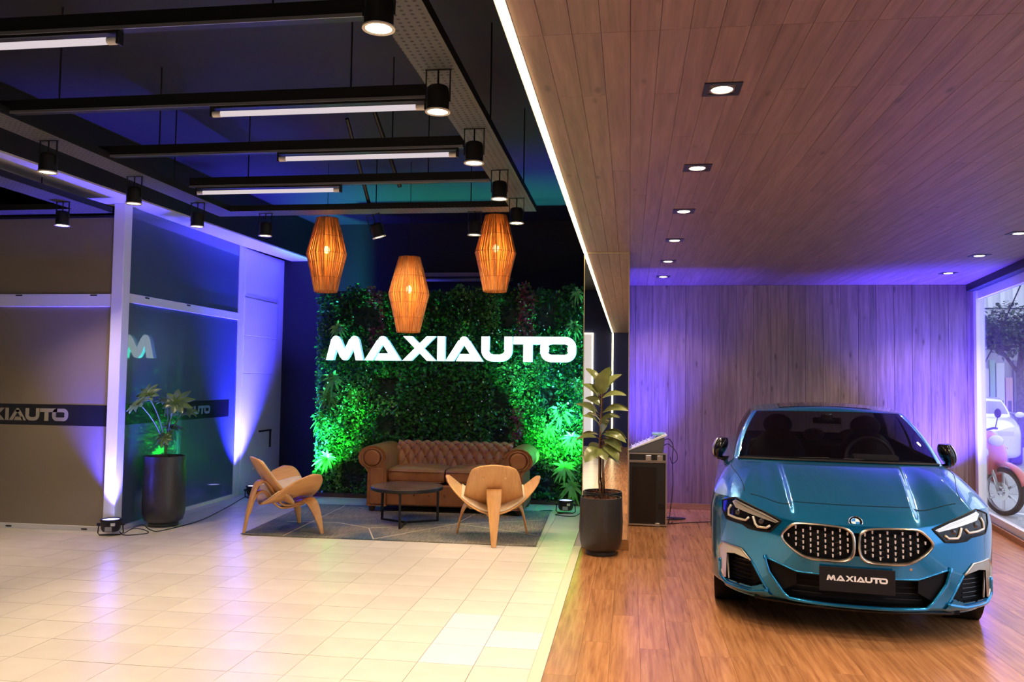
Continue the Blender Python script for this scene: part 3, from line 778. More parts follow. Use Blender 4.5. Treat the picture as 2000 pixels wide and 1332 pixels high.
tag(ch, 'bent plywood lounge chair with its back to the coffee table gap and rear leg off the rug', 'chair', 'plywood shell chairs')
ch['label'] = 'bent plywood shell chair with its rear leg standing off the rug edge'
c2 = copy_tree(ch); c2.location = (-3.375, 7.735, .008); c2.rotation_euler = (0, 0, -.86)
tag(c2, 'bent plywood shell chair on the rug corner beside the blue door', 'chair')

# leather sofa
def leather():
    m, nt, b = _new('tan leather'); tc = N(nt, 'ShaderNodeTexCoord')
    nz = N(nt, 'ShaderNodeTexNoise'); nz.inputs['Scale'].default_value = 7; nz.inputs['Detail'].default_value = 5
    nt.links.new(tc.outputs['Object'], nz.inputs['Vector'])
    r = ramp(nt, [(.3, (.24, .085, .026)), (.7, (.36, .14, .048))]); nt.links.new(nz.outputs['Fac'], r.inputs[0])
    nt.links.new(r.outputs[0], b.inputs['Base Color']); b.inputs['Roughness'].default_value = .36
    n2 = N(nt, 'ShaderNodeTexVoronoi'); n2.inputs['Scale'].default_value = 160; nt.links.new(tc.outputs['Object'], n2.inputs['Vector'])
    bp = N(nt, 'ShaderNodeBump'); bp.inputs['Strength'].default_value = .10; bp.inputs['Distance'].default_value = .004
    nt.links.new(n2.outputs['Distance'], bp.inputs['Height']); nt.links.new(bp.outputs[0], b.inputs['Normal'])
    return m
LEA = leather(); LEAD = mat('leather button', (.10, .035, .012), .35)
sofa = thing('chesterfield_sofa', 'tan leather two-seat sofa with rolled arms and buttoned back', 'sofa', (-2.055, 9.05, .004), .015)
# local: y=0 arm fronts, y back; x -.975..+.975
MB().box(-.90, .90, .03, .80, .075, .32).build('base', LEA, sofa, bevel=.02, smooth=True, angle=50)
for s in (-1, 1):
    m = MB(); rows = []
    prof = [(.665, .30), (.665, .45), (.668, .58)]
    cx, cz, r = .835, .615, .135
    prof = [(.665, .07), (.665, .30), (.667, .48)] + [(cx - .165 * math.cos(math.radians(a)), cz + r * math.sin(math.radians(a))) for a in (-20, 5, 30, 55, 80, 105, 130, 155, 180, 205, 225, 240)] + [(.885, .45), (.888, .30), (.89, .07)]
    for y, k in ((.012, .94), (.0, 1.), (.03, 1.0), (.2, 1.), (.45, 1.), (.62, 1.), (.78, 1.0)):
        rows.append([(s * (.79 + (px - .79) * k), y if k == 1. else y + .0, .4 + (pz - .4) * k) for px, pz in prof])
    m.grid(rows, closed=True)
    o = len(m.v); m.v += rows[0]; m.f.append(tuple(range(o, o + len(prof))))
    arm = m.build('arm', LEA, sofa, smooth=True, weld=True, angle=50)
    # facing with a rolled scroll and piping
    MB().lathe([(.0001, .016), (.06, .018), (.085, .012), (.10, .0)], 28, M=Matrix.Translation((s * .835, .0, .612)) @ Matrix.Rotation(PI / 2, 4, 'X')).build('arm_scroll', LEA, arm, smooth=True)
    MB().tube([(s * .835 + .118 * math.cos(a * PI / 20), -.006, .612 + .105 * math.sin(a * PI / 20)) for a in range(40)], .008, 6, closed=True).build('piping', LEA, arm, smooth=True)
    MB().box(min(s * .70, s * .855), max(s * .70, s * .855), -.012, .01, .09, .50).build('arm_panel', LEA, arm, bevel=.012, smooth=True, angle=50)
# buttoned back
def back_prof(q):
    pts = [(.46, .30), (.49, .45), (.53, .55), (.565, .64), (.585, .70), (.615, .745), (.665, .765), (.72, .755), (.77, .72), (.79, .66), (.785, .58), (.78, .40), (.78, .08)]
    f = q * (len(pts) - 1); i = min(int(f), len(pts) - 2); f -= i
    a = Vector((0, *pts[max(i - 1, 0)])); b = Vector((0, *pts[i])); c = Vector((0, *pts[i + 1])); d = Vector((0, *pts[min(i + 2, len(pts) - 1)]))
    return .5 * ((2 * b) + (c - a) * f + (2 * a - 5 * b + 4 * c - d) * f * f + (3 * b - a - 3 * c + d) * f ** 3)
rows = []; NXB, NQ = 180, 90; PW = .118
btn = []
for j in range(NQ + 1):
    q = j / NQ; p = back_prof(q); t_ = (back_prof(min(q + .01, 1)) - back_prof(max(q - .01, 0))).normalized()
    nrm = Vector((0, t_.z, -t_.y)) * -1
    if nrm.y > 0 and q < .3: nrm = -nrm
    nrm = Vector((0, -t_.z, t_.y))
    row = []
    for i in range(NXB + 1):
        x = -.70 + 1.40 * i / NXB
        sq = q * 10.0                       # diamond rows up the front of the back
        d = 0.
        if q < .56:
            a = x / PW + sq / 2 * 1.0; b = x / PW - sq / 2 * 1.0
            pil = (abs(math.sin(PI * a)) * abs(math.sin(PI * b))) ** .45
            d = (.034 * pil - .02) * smooth(.60, .50, q)
        row.append((x, p.y + nrm.y * d, p.z + nrm.z * d))
    rows.append(row)
back = MB().grid(rows).build('backrest', LEA, sofa, smooth=True)
bm_ = MB()
for kq, off in ((2, 0.), (3, .5), (4, 0.), (5, .5)):
    q = kq / 10.0
    p = back_prof(q)
    for i in range(-6, 7):
        x = (i + off) * PW
        if abs(x) < .68: bm_.ball((x, p.y + .012, p.z), (.010, .008, .010), 8, 5)
tag(bm_.build('buttons', LEAD, back, smooth=True), kind='stuff')
for s in (-1, 1):
    rows = []
    for i in range(25):
        u = -1 + i / 12
        row = []
        for j in range(32):
            a = 2 * PI * j / 32
            cy, cz = math.cos(a), math.sin(a)
            ey = math.copysign(abs(cy) ** .35, cy); ez = math.copysign(abs(cz) ** .45, cz)
            k = (1 - abs(u) ** 9) ** .5 if abs(u) < 1 else 0.
            k = max(k, .0)
            kk = .86 + .14 * k
            row.append((s * .333 + u * .324, .275 + ey * .265 * kk,   .415 + ez * (.085 + (.034 * (1 - u * u) * (1 - ey * ey) if ez > 0 else 0)) * kk))
        rows.append(row)
    m = MB().grid(rows, closed=True)
    k = 32; m.f.append(tuple(range(k))); m.f.append(tuple(24 * k + i for i in range(k))[::-1])
    cu = m.build('seat_cushion', LEA, sofa, smooth=True, angle=60)
    for z in (.465, .352):
        MB().tube([(s * .333 + x, y, z) for x, y in ((-.30, .012), (0, .006), (.30, .012))], .006, 6).build('piping', LEA, cu, smooth=True)
bb = MB()
for i in range(9): bb.ball((-.70 + i * .175, .028, .20), (.010, .007, .010), 8, 5)
tag(bb.build('front_buttons', LEAD, sofa, smooth=True), kind='stuff')
for x in (-.85, .85):
    for y in (.08, .74): MB().lathe([(.028, 0), (.038, .02), (.042, .05), (.034, .08)], 16, c=(x, y, .008)).build('foot', mat('dark foot wood', (.09, .04, .02), .4), sofa, smooth=True)

# coffee table
ct = thing('coffee_table', 'round dark coffee table on thin black metal legs', 'table', (-2.30, 8.40, .008), .0)
MB().lathe([(.0001, .352), (.372, .352), (.378, .356), (.378, .384), (.374, .388)], 56).build('rim', BLKM, ct, smooth=True, angle=40)
MB().lathe([(.372, .386), (.370, .3905), (.0001, .3905)], 56, caps=False).build('tabletop', noisy('dark stone top', (.05, .035, .03), (.20, .13, .10), 3.2, .22, detail=6), ct)
for a in (-86, 34, 154):
    c, s_ = math.cos(math.radians(a)), math.sin(math.radians(a)); R = Matrix.Rotation(math.radians(a), 4, 'Z')
    MB().box(.335, .355, -.01, .01, 0, .353, R).build('leg', BLKM, ct)
    MB().box(0, .355, -.01, .01, 0, .02, R).build('foot_bar', BLKM, ct)

# rug
def rug_mat():
    m, nt, b = _new('faded woven rug'); tc = N(nt, 'ShaderNodeTexCoord')
    n1 = N(nt, 'ShaderNodeTexNoise'); n1.inputs['Scale'].default_value = 1.3; n1.inputs['Detail'].default_value = 3
    mp = N(nt, 'ShaderNodeMapping'); mp.inputs['Rotation'].default_value = (0, 0, .5); mp.inputs['Scale'].default_value = (60, 5, 1)
    n2 = N(nt, 'ShaderNodeTexNoise'); n2.inputs['Scale'].default_value = 1.5; n2.inputs['Detail'].default_value = 4
    nt.links.new(tc.outputs['Object'], n1.inputs['Vector']); nt.links.new(tc.outputs['Object'], mp.inputs[0]); nt.links.new(mp.outputs[0], n2.inputs['Vector'])
    r1 = ramp(nt, [(.36, (.05, .085, .13)), (.5, (.17, .165, .14)), (.66, (.26, .22, .155))]); nt.links.new(n1.outputs['Fac'], r1.inputs[0])
    r2 = ramp(nt, [(.3, (.55, .55, .55)), (.7, (1.5, 1.45, 1.35))]); nt.links.new(n2.outputs['Fac'], r2.inputs[0])
    mx = N(nt, 'ShaderNodeMix', data_type='RGBA', blend_type='MULTIPLY'); mx.inputs[0].default_value = 1
    nt.links.new(r1.outputs[0], mx.inputs[6]); nt.links.new(r2.outputs[0], mx.inputs[7]); nt.links.new(mx.outputs[2], b.inputs['Base Color'])
    b.inputs['Roughness'].default_value = .95
    bp = N(nt, 'ShaderNodeBump'); bp.inputs['Strength'].default_value = .3; bp.inputs['Distance'].default_value = .004
    nt.links.new(n2.outputs['Fac'], bp.inputs['Height']); nt.links.new(bp.outputs[0], b.inputs['Normal'])
    return m
rug = thing('rug', 'grey blue rug with thin cream lines under the seating', 'rug', (-2.3, 8.5, 0))
c4 = [Vector((-1.373, -1.032, 0)), Vector((1.464, -.995, 0)), Vector((1.40, 1.03, 0)), Vector((-1.50, .95, 0))]
rows = []
for j in range(31):
    v = j / 30; row = []
    for i in range(61):
        u = i / 60; p = c4[0].lerp(c4[1], u).lerp(c4[3].lerp(c4[2], u), v)
        z = .005 + .009 * math.exp(-((u / .035) ** 2 + (v / .05) ** 2)) * 1. + .006 * math.exp(-(((u - 1) / .03) ** 2 + ((v - .9) / .1) ** 2)) + .004 * math.exp(-((u - .08) / .03) ** 2) * math.exp(-(v / .03) ** 2)
        row.append((p.x, p.y, z))
    rows.append(row)
MB().grid(rows).build('pile', rug_mat(), rug, smooth=True, solid=.008)
CRM = mat('cream rug line', (.55, .48, .34), .9)
for ln in ([(-3.25, 7.48), (-3.27, 7.98), (-3.32, 9.38)], [(-3.54, 8.23), (-3.01, 8.28), (-2.59, 8.04), (-2.37, 7.5)], [(-2.37, 7.5), (-1.79, 8.46), (-1.71, 9.16)], [(-1.75, 8.47), (-.87, 8.01)], [(-3.13, 9.32), (-2.7, 9.11), (-1.71, 9.16)], [(-1.79, 8.46), (-.93, 8.89)], [(-2.59, 8.04), (-1.79, 8.46)]):
    m = MB()
    for a, b in zip(ln, ln[1:]):
        a, b = Vector(a) - Vector((-2.3, 8.5)), Vector(b) - Vector((-2.3, 8.5)); d = (b - a).normalized() * .006; w = Vector((-d.y, d.x))
        m.prism([tuple(a - w), tuple(b - w), tuple(b + w), tuple(a + w)], .006, .0105)
    m.build('line', CRM, rug)
# ================================================================== PLANTED WALL AND SIGN
def leaf_mat(name, c1, c2, rough=.35, tr=.25):
    m = bpy.data.materials.new(name); m.use_nodes = True; nt = m.node_tree; b = nt.nodes['Principled BSDF']
    tc = N(nt, 'ShaderNodeTexCoord'); nz = N(nt, 'ShaderNodeTexNoise'); nz.inputs['Scale'].default_value = 14.; nt.links.new(tc.outputs['Object'], nz.inputs['Vector'])
    r = ramp(nt, [(.3, c1), (.7, c2)]); nt.links.new(nz.outputs['Fac'], r.inputs[0]); nt.links.new(r.outputs[0], b.inputs['Base Color'])
    b.inputs['Roughness'].default_value = rough
    tl = N(nt, 'ShaderNodeBsdfTranslucent'); nt.links.new(r.outputs[0], tl.inputs[0])
    mx = N(nt, 'ShaderNodeMixShader'); mx.inputs[0].default_value = tr
    nt.links.new(b.outputs[0], mx.inputs[1]); nt.links.new(tl.outputs[0], mx.inputs[2]); nt.links.new(mx.outputs[0], nt.nodes['Material Output'].inputs[0])
    return m
LF_G = leaf_mat('hedge leaf green', (.02, .10, .018), (.07, .25, .045), .22)
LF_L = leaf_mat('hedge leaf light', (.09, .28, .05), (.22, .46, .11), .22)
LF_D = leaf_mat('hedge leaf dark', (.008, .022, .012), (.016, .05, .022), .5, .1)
LF_R = leaf_mat('hedge leaf red', (.16, .025, .055), (.30, .07, .10), .3, .15)
pw = thing('planted_wall', 'dense planted wall of artificial foliage behind the sofa', 'planted wall', (-2.2, 10.2, 0))
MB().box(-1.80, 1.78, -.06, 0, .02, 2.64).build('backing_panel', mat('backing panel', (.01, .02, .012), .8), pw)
MB().box(-1.80, 1.78, -.11, 0, 0, .05).build('kick_rail', MATS['dark foot wood'], pw)
rl = random.Random(11)
def px2x(px): return -3.953 + (px - 618) / 524 * 3.411 + 2.2
def py2z(py): return 2.709 - (py - 555) * .00642
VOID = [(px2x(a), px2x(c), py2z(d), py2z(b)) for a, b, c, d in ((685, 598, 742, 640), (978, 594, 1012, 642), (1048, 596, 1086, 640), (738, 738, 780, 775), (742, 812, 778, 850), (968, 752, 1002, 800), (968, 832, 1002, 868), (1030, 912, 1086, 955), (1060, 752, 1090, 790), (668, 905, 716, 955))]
RED = [(px2x(a), px2x(c), py2z(d), py2z(b)) for a, b, c, d in ((716, 548, 750, 690), (1012, 548, 1048, 672), (1002, 790, 1026, 890), (1020, 880, 1050, 985))]
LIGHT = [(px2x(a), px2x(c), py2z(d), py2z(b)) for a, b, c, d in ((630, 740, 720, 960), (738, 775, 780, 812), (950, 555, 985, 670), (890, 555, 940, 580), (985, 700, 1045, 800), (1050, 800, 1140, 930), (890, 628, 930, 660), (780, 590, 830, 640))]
def inside(r, x, z): return r[0] < x < r[1] and r[2] < z < r[3]
sp = {'g': MB(), 'l': MB(), 'd': MB(), 'r': MB()}
def put_leaf(m, p, L, Wd, d, up, fold=.25):
    """folded four-point leaf: base, two sides, tip"""
    d = d.normalized(); s = d.cross(up)
    if s.length < 1e-4: s = Vector((1, 0, 0))
    s.normalize(); n = s.cross(d)
    m.add([p, p + d * L * .45 + s * Wd + n * Wd * fold, p + d * L, p + d * L * .45 - s * Wd + n * Wd * fold], [(0, 1, 2), (0, 2, 3)])
def relief(x, z): return .05 * math.sin(3.1 * x + 1.3 * z) * math.sin(2.3 * z - 1.1 * x + 2) + .03 * math.sin(9 * x + 4) * math.sin(8 * z)
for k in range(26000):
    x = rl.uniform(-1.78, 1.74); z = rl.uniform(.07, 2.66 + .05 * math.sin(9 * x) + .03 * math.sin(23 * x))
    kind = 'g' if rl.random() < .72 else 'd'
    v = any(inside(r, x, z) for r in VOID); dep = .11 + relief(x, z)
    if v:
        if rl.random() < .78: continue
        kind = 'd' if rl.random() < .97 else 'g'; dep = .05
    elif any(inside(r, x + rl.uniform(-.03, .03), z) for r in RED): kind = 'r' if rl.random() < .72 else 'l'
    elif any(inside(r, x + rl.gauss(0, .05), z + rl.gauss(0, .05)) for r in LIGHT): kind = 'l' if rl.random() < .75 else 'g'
    y = -.055 - max(.0, dep) * rl.random() ** .55
    L = rl.uniform(.032, .062) if kind != 'l' else rl.uniform(.028, .052)
    d = Vector((rl.gauss(0, .75), -abs(rl.gauss(.55, .35)), rl.gauss(.05, .7)))
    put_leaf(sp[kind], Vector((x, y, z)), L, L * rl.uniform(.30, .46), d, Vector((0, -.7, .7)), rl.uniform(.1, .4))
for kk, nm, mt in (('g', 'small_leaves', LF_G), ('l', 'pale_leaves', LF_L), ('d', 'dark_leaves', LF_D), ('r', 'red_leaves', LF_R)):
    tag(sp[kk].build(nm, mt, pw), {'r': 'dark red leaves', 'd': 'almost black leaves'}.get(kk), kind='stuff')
wf = MB()
for k in range(70):
    x = rl.uniform(-1.7, 1.7); z = rl.uniform(.8, 2.55); r_ = rl.uniform(.006, .010)
    wf.ball((x, -.17, z), r_, 6, 4)
tag(wf.build('tiny_blossoms', mat('white blossom', (.85, .85, .85), .4), pw), 'tiny white blossoms', kind='stuff')
# spiky rosettes standing proud of the foliage
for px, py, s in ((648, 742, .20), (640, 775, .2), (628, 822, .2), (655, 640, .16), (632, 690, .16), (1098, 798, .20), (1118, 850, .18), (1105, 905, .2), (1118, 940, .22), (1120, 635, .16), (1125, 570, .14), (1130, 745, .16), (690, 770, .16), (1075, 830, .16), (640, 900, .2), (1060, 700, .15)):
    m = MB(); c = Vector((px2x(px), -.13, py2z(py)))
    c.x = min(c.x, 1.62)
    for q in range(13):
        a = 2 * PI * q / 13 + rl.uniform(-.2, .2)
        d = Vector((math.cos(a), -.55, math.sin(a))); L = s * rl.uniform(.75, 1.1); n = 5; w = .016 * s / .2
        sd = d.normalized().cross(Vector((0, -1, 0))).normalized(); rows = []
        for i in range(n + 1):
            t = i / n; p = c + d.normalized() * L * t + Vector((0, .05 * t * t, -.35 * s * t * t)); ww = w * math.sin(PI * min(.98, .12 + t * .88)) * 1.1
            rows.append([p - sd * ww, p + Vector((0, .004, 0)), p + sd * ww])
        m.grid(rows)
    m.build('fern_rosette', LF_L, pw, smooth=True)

sign = thing('lit_sign', 'glowing white block-letter sign mounted on the planted wall', 'sign', (-3.78, 9.90, 1.742), -.002)
SG = emis('sign face glow', (.80, 1.0, 1.0), 2.6); SGB = mat('sign return', (.6, .75, .8), .4, emit=(.25, .8, 1.), estr=.7)
for le in letters(.3047):
    m = MB()
    for pc in le: m.prism(pc, -.045, -.04, 'y')
    o = m.build('letter', SG, sign)
    m = MB()
    for pc in le: m.prism(pc, -.04, .03, 'y')
    m.build('letter_return', SGB, o)
for x in (.4, 1.2, 2.0, 2.8): MB().box(x - .01, x + .01, -.0, .14, .12, .15).build('standoff', BLKM, sign)

# ================================================================== POTTED PLANTS
POT = noisy('charcoal fibre pot', (.030, .028, .028), (.040, .037, .036), 40., .38, bump=.04)
BARK = noisy('bark chips', (.08, .03, .015), (.22, .09, .04), 60., .9, bump=.6)
FIC = leaf_mat('rubber leaf', (.15, .18, .045), (.25, .28, .085), .28, .12)
PHI = leaf_mat('philodendron leaf', (.07, .15, .03), (.15, .25, .06), .32, .15)
STEM = noisy('woody stem', (.14, .07, .03), (.24, .12, .05), 20., .8)
def pot(par, r, h, br=.80):
    prof = [(r * br * .86, .0), (r * br * .88, .03), (r * br * .86, .034), (r * .90, .06), (r * .985, .12), (r * 1.02, .22), (r * 1.0, h * .6), (r * .965, h - .01), (r * .955, h), (r * .90, h), (r * .89, h - .02), (r * .89, h - .06)]
    MB().lathe(prof, 48).build('pot', POT, par, smooth=True, angle=45)
    m = MB(); n = 16
    rows = []
    for i in range(7):
        rr = r * .895 * i / 6; rows.append([(rr * math.cos(2 * PI * k / 40), rr * math.sin(2 * PI * k / 40), h - .035 + rl.uniform(-.012, .014)) for k in range(40)])
    m.grid(rows, closed=True)
    for k in range(90):
        a = rl.uniform(0, 2 * PI); rr = r * .86 * math.sqrt(rl.random()); s = rl.uniform(.008, .02)
        M = Matrix.Translation((rr * math.cos(a), rr * math.sin(a), h - .028 + rl.uniform(0, .012))) @ Matrix.Rotation(rl.uniform(0, 6), 4, Vector((rl.random(), rl.random(), rl.random() + .01)).normalized())
        m.box(-s, s, -s * .6, s * .6, -s * .25, s * .25, M)
    tag(m.build('bark_mulch', BARK, par), kind='stuff')
def blade(base, tip, width, normal, arch=.12, fold=.18, n=9):
    """one broad oval leaf as a smooth two-sided surface with a midrib fold"""
    base, tip = Vector(base), Vector(tip); d = tip - base; L = d.length; dn = d.normalized(); nn = Vector(normal); s = dn.cross(nn)
    if s.length < .05: s = dn.cross(Vector((1, 0, 0)))
    s.normalize(); up = s.cross(dn); rows = []
    for i in range(n + 1):
        t = i / n; w = width * (math.sin(PI * t ** .85) ** .75 if 0 < t < 1 else 0.) + (.002 if t < 1 else 0)
        c = base + d * t + up * arch * L * math.sin(PI * t) - up * arch * .4 * L * t * t
        rows.append([c - s * w + up * w * fold * 1.2, c - s * w * .5 + up * w * fold * .35, c, c + s * w * .5 + up * w * fold * .35, c + s * w + up * w * fold * 1.2])
    return MB().grid(rows)
fic = thing('rubber_plant', 'tall rubber plant in a charcoal pot in front of the mirror pillar', 'plant', (-.245, 7.335, 0))
pot(fic, .188, .495)
def fx_(cx): return (1120 + cx / 6.657 - 1176) / 221
def fz_(cy): return 1.635 - (700 + cy / 6.657 - 718) / 221
stem_x = fx_(352)
MB().tube([(.0, 0, .44), (fx_(345), .0, .62), (fx_(345), 0, .95), (fx_(362), 0, 1.2), (fx_(372), 0, 1.40)], [.009, .008, .007, .006, .004], 8).build('stem', STEM, fic, smooth=True)
MB().tube([(.02, .03, .44), (fx_(385), .02, .75), (fx_(390), .01, 1.0)], [.006, .005, .004], 8).build('stem', STEM, fic, smooth=True)
LV = [(330, 310, 155, 120, .030, .05), (350, 465, 470, 112, .062, -.12), (400, 400, 622, 190, .030, .1), (325, 500, 122, 330, .040, -.03), (375, 520, 690, 465, .038, -.05), (340, 610, 150, 510, .038, .06), (300, 730, 40, 588, .034, -.04), (385, 705, 718, 660, .042, -.06), (335, 850, 140, 740, .036, -.1), (370, 800, 610, 765, .030, .08), (365, 1000, 440, 870, .058, -.12), (392, 985, 700, 1075, .040, -.06), (310, 1030, 40, 1055, .028, -.02), (400, 1060, 635, 1190, .038, -.08), (405, 1130, 600, 1300, .044, -.12), (345, 1170, 170, 1330, .062, -.16), (360, 1170, 440, 1300, .055, -.15), (380, 1250, 620, 1390, .026, .06), (300, 1290, 60, 1300, .022, .07), (340, 880, 470, 820, .03, .1), (365, 420, 300, 180, .045, .05)]
for (bx, by, tx, ty, w, dy) in LV:
    b = (fx_(bx), dy * .15, fz_(by)); t = (fx_(tx), dy, fz_(ty))
    nrm = Vector((0, -.75, .65)) if w > .05 else Vector((0, -.45, .9))
    blade(b, t, w * (1.3 if w < .045 else 1.08), nrm).build('leaf', FIC, fic, smooth=True)
    m = MB().tube([(stem_x, 0, b[2] - .015), b], .003, 5); m.build('petiole', STEM, fic)

phi = thing('philodendron', 'philodendron with lobed leaves in a tall charcoal pot beside the corner post', 'plant', (-4.67, 7.80, 0))
pot(phi, .205, .70)
def lobed(c, r, nrm, rot, n=9):
    """palmate leaf with deep finger lobes"""
    nrm = Vector(nrm).normalized(); q = nrm.to_track_quat('Z', 'Y'); rr = Matrix.Rotation(rot, 3, 'Z'); m = MB(); c = Vector(c)
    for k in range(n):
        a = (-150 + 300 * k / (n - 1)) * PI / 180
        L = r * (1.0 - .35 * abs(k - (n - 1) / 2) / ((n - 1) / 2)); w = r * .185; rows = []
        for i in range(7):
            t = i / 6; ww = w * (.55 + .75 * t if t < .55 else 1.0 * (1 - (t - .55) / .45) ** .6 * .95 + .02) if i else w * .5
            p = Vector((math.sin(a) * L * t, math.cos(a) * L * t, -.16 * L * t * t)); s = Vector((math.cos(a), -math.sin(a), 0))
            rows.append([c + q @ (rr @ (p - s * ww)), c + q @ (rr @ (p + Vector((0, 0, -.012)))), c + q @ (rr @ (p + s * ww))])
        m.grid(rows)
    return m
def ax_(cx): return (cx / 4.1625 - 325) / 191
def az_(cy): return .70 - (740 + cy / 4.1625 - 895) / 191
for c, r, nrm, rot in (((-.10, -.35, 1.246), .16, (-.3, -.6, .75), 1.7), ((-.09, -.22, 1.325), .17, (-.1, -.8, .6), .4), ((.15, -.10, 1.25), .205, (.25, -.75, .6), -.6), ((.07, -.16, .90), .11, (.1, -.8, .5), 3.1), ((-.04, .06, 1.27), .15, (.1, -.3, .9), .2), ((.17, .05, 1.18), .15, (.5, -.3, .8), -1.8), ((.04, .02, 1.0), .13, (.2, -.2, .95), -1.4)):
    dy = c[1]
    lobed(c, r, nrm, rot).build('leaf', PHI, phi, smooth=True)
    MB().tube(bez([(.01 + rl.uniform(-.03, .03), rl.uniform(-.03, .03), .66), (.02, dy * .3, .66 + (c[2] - .66) * .6), c], 8), .006, 6).build('petiole', mat('green stem', (.10, .16, .05), .5), phi, smooth=True)

# ================================================================== SOUND CORNER
CASEB = noisy('black case laminate', (.012, .012, .012), (.02, .02, .02), 30., .45)
fc = thing('flight_case', 'black flight case with aluminium edges behind the pillar', 'flight case', (.19, 9.06, 0))
MB().box(-.195, .195, -.25, .25, .012, .675).build('body', CASEB, fc, bevel=.004)
MB().box(-.195, .195, -.25, .25, .68, .765).build('lid', CASEB, fc, bevel=.004)
MB().box(-.16, .09, -.256, -.246, .05, .62).build('front_panel', mat('rack front', (.006, .006, .007), .25), fc)
for z0, z1 in ((.668, .682), (.678, .692), (.755, .77), (.01, .026)):
    MB().box(-.20, .20, -.256, .256, z0, z1).build('edge_profile', STEEL, fc)
for x in (-.20, .188):
    MB().box(x, x + .012, -.257, -.245, .01, .77).build('corner_profile', STEEL, fc)
for x in (-.02, .10):
    MB().box(x, x + .06, -.264, -.254, .69, .745).build('latch', STEEL, fc, bevel=.004)
for x in (.08,): MB().box(x, x + .05, -.262, -.254, .005, .04).build('latch', STEEL, fc, bevel=.003)
MB().box(.11, .18, -.258, -.25, .18, .24).build('handle_dish', BLKM, fc)
for x in (-.16, .16):
    for y in (-.2, .2): MB().lathe([(.02, 0), (.02, .014)], 12, c=(x, y, 0)).build('foot', BLKM, fc)
mx_ = thing('mixing_desk', 'pale grey mixing desk tilted on top of the flight case', 'mixing desk', (.185, 9.03, .77))
MB().prism([(-.20, .0), (.17, .0), (.185, .15), (.165, .165), (-.20, .025)], -.2, .2, 'y').build('body', mat('desk grey', (.10, .10, .10), .5), mx_, bevel=.006)
MB().prism([(-.205, .02), (-.20, .012), (.20, .172), (.21, .19), (.17, .192)], -.205, .205, 'y').build('panel', mat('desk panel', (.78, .79, .80), .4), mx_, bevel=.004)
kn = MB()
for i in range(9):
    for j in range(10):
        x = -.16 + i * .04; y = -.17 + j * .037; z = .034 + (x + .2) * .44
        kn.lathe([(.006, 0), (.005, .008)], 8, c=(x, y, z))
tag(kn.build('knobs', mat('desk knobs', (.50, .56, .60), .4), mx_), kind='stuff')
MB().box(.06, .19, -.16, .1, .178, .20, Matrix.Rotation(-.02, 4, 'Y')).build('meter_bridge', mat('desk blue', (.25, .5, .6), .3), mx_, bevel=.003)
def cable(pts, label, r=.0045, n=8): return tag(MB().tube(spline(pts, n), r, 6).build('cable', mat('black cable', (.01, .01, .01), .5), None, smooth=True), label, 'cable')
cable([(.37, 8.95, .90), (.42, 8.93, .91), (.46, 8.92, .84), (.455, 8.92, .7), (.46, 8.93, .4), (.43, 8.98, .1), (.42, 9.0, .006), (.47, 9.12, .006)], 'black cable dropping from the mixing desk to the floor')
cable([(.36, 8.9, .84), (.41, 8.88, .86), (.49, 8.87, .78), (.50, 8.87, .70), (.45, 8.88, .66), (.43, 8.92, .72)], 'short looped cable at the side of the mixing desk')
cable([(.40, 9.25, .006), (.55, 9.3, .006), (.62, 9.38, .006), (.52, 9.42, .006), (.42, 9.36, .014), (.55, 9.30, .012)], 'coil of cable on the timber floor beside the flight case', .008)
cable([(.39, 8.98, .005), (.7, 9.15, .005), (1.1, 9.3, .005), (1.7, 9.35, .005)], 'thin cable running along the timber floor behind the car')
cable([(-4.72, 7.22, .02), (-4.65, 7.26, .06), (-4.56, 7.28, .05), (-4.52, 7.30, .02), (-4.58, 7.26, .01), (-4.70, 7.20, .008), (-4.78, 7.24, .03)], 'looped cable beside the uplighter at the corner post')
cable([(-4.70, 7.3, .05), (-4.62, 7.36, .08), (-4.55, 7.38, .03), (-4.50, 7.5, .006), (-4.44, 8.1, .006), (-4.6, 9.0, .006), (-4.78, 9.8, .006), (-4.74, 10.1, .006)], 'cable running along the foot of the side glass')
cable([(-.72, 9.45, .01), (-.82, 9.3, .006), (-.62, 9.25, .006), (-.55, 9.5, .006)], 'loop of cable on the tiles before the planted wall')
cable([(-.9, 9.62, .006), (-1.02, 9.55, .006), (-1.0, 9.45, .006), (-.88, 9.6, .006)], 'short curled cable on the tiles beside the sofa')
# ================================================================== CARS
def sup(phi, w, y0, L, n):
    s, c = math.sin(phi), math.cos(phi)
    return w * max(s, 0.) ** (2 / n), y0 + L * (1 - max(c, 0.) ** (2 / n))
def perimeter(w, y0, L, n, y1, Lr, nr, M):
    """right half of a closed plan outline, front centre to rear centre"""
    out = [sup(PI / 2 * (i / M[0]) ** .92, w, y0, L, n) for i in range(M[0] + 1)]
    ya, yb = y0 + L, y1 - Lr
    out += [(w, ya + (yb - ya) * k / M[1]) for k in range(1, M[1] + 1)]
    out += [(lambda q: (q[0], 2 * y1 - q[1]))(sup(PI / 2 * (1 - k / M[2]), w, y1, Lr, nr)) for k in range(1, M[2] + 1)]
    return out
def pip(p, poly):
    x, y = p; c = False; j = len(poly) - 1
    for i in range(len(poly)):
        xi, yi = poly[i]; xj, yj = poly[j]
        if (yi > y) != (yj > y) and x < (xj - xi) * (y - yi) / (yj - yi) + xi: c = not c
        j = i
    return c
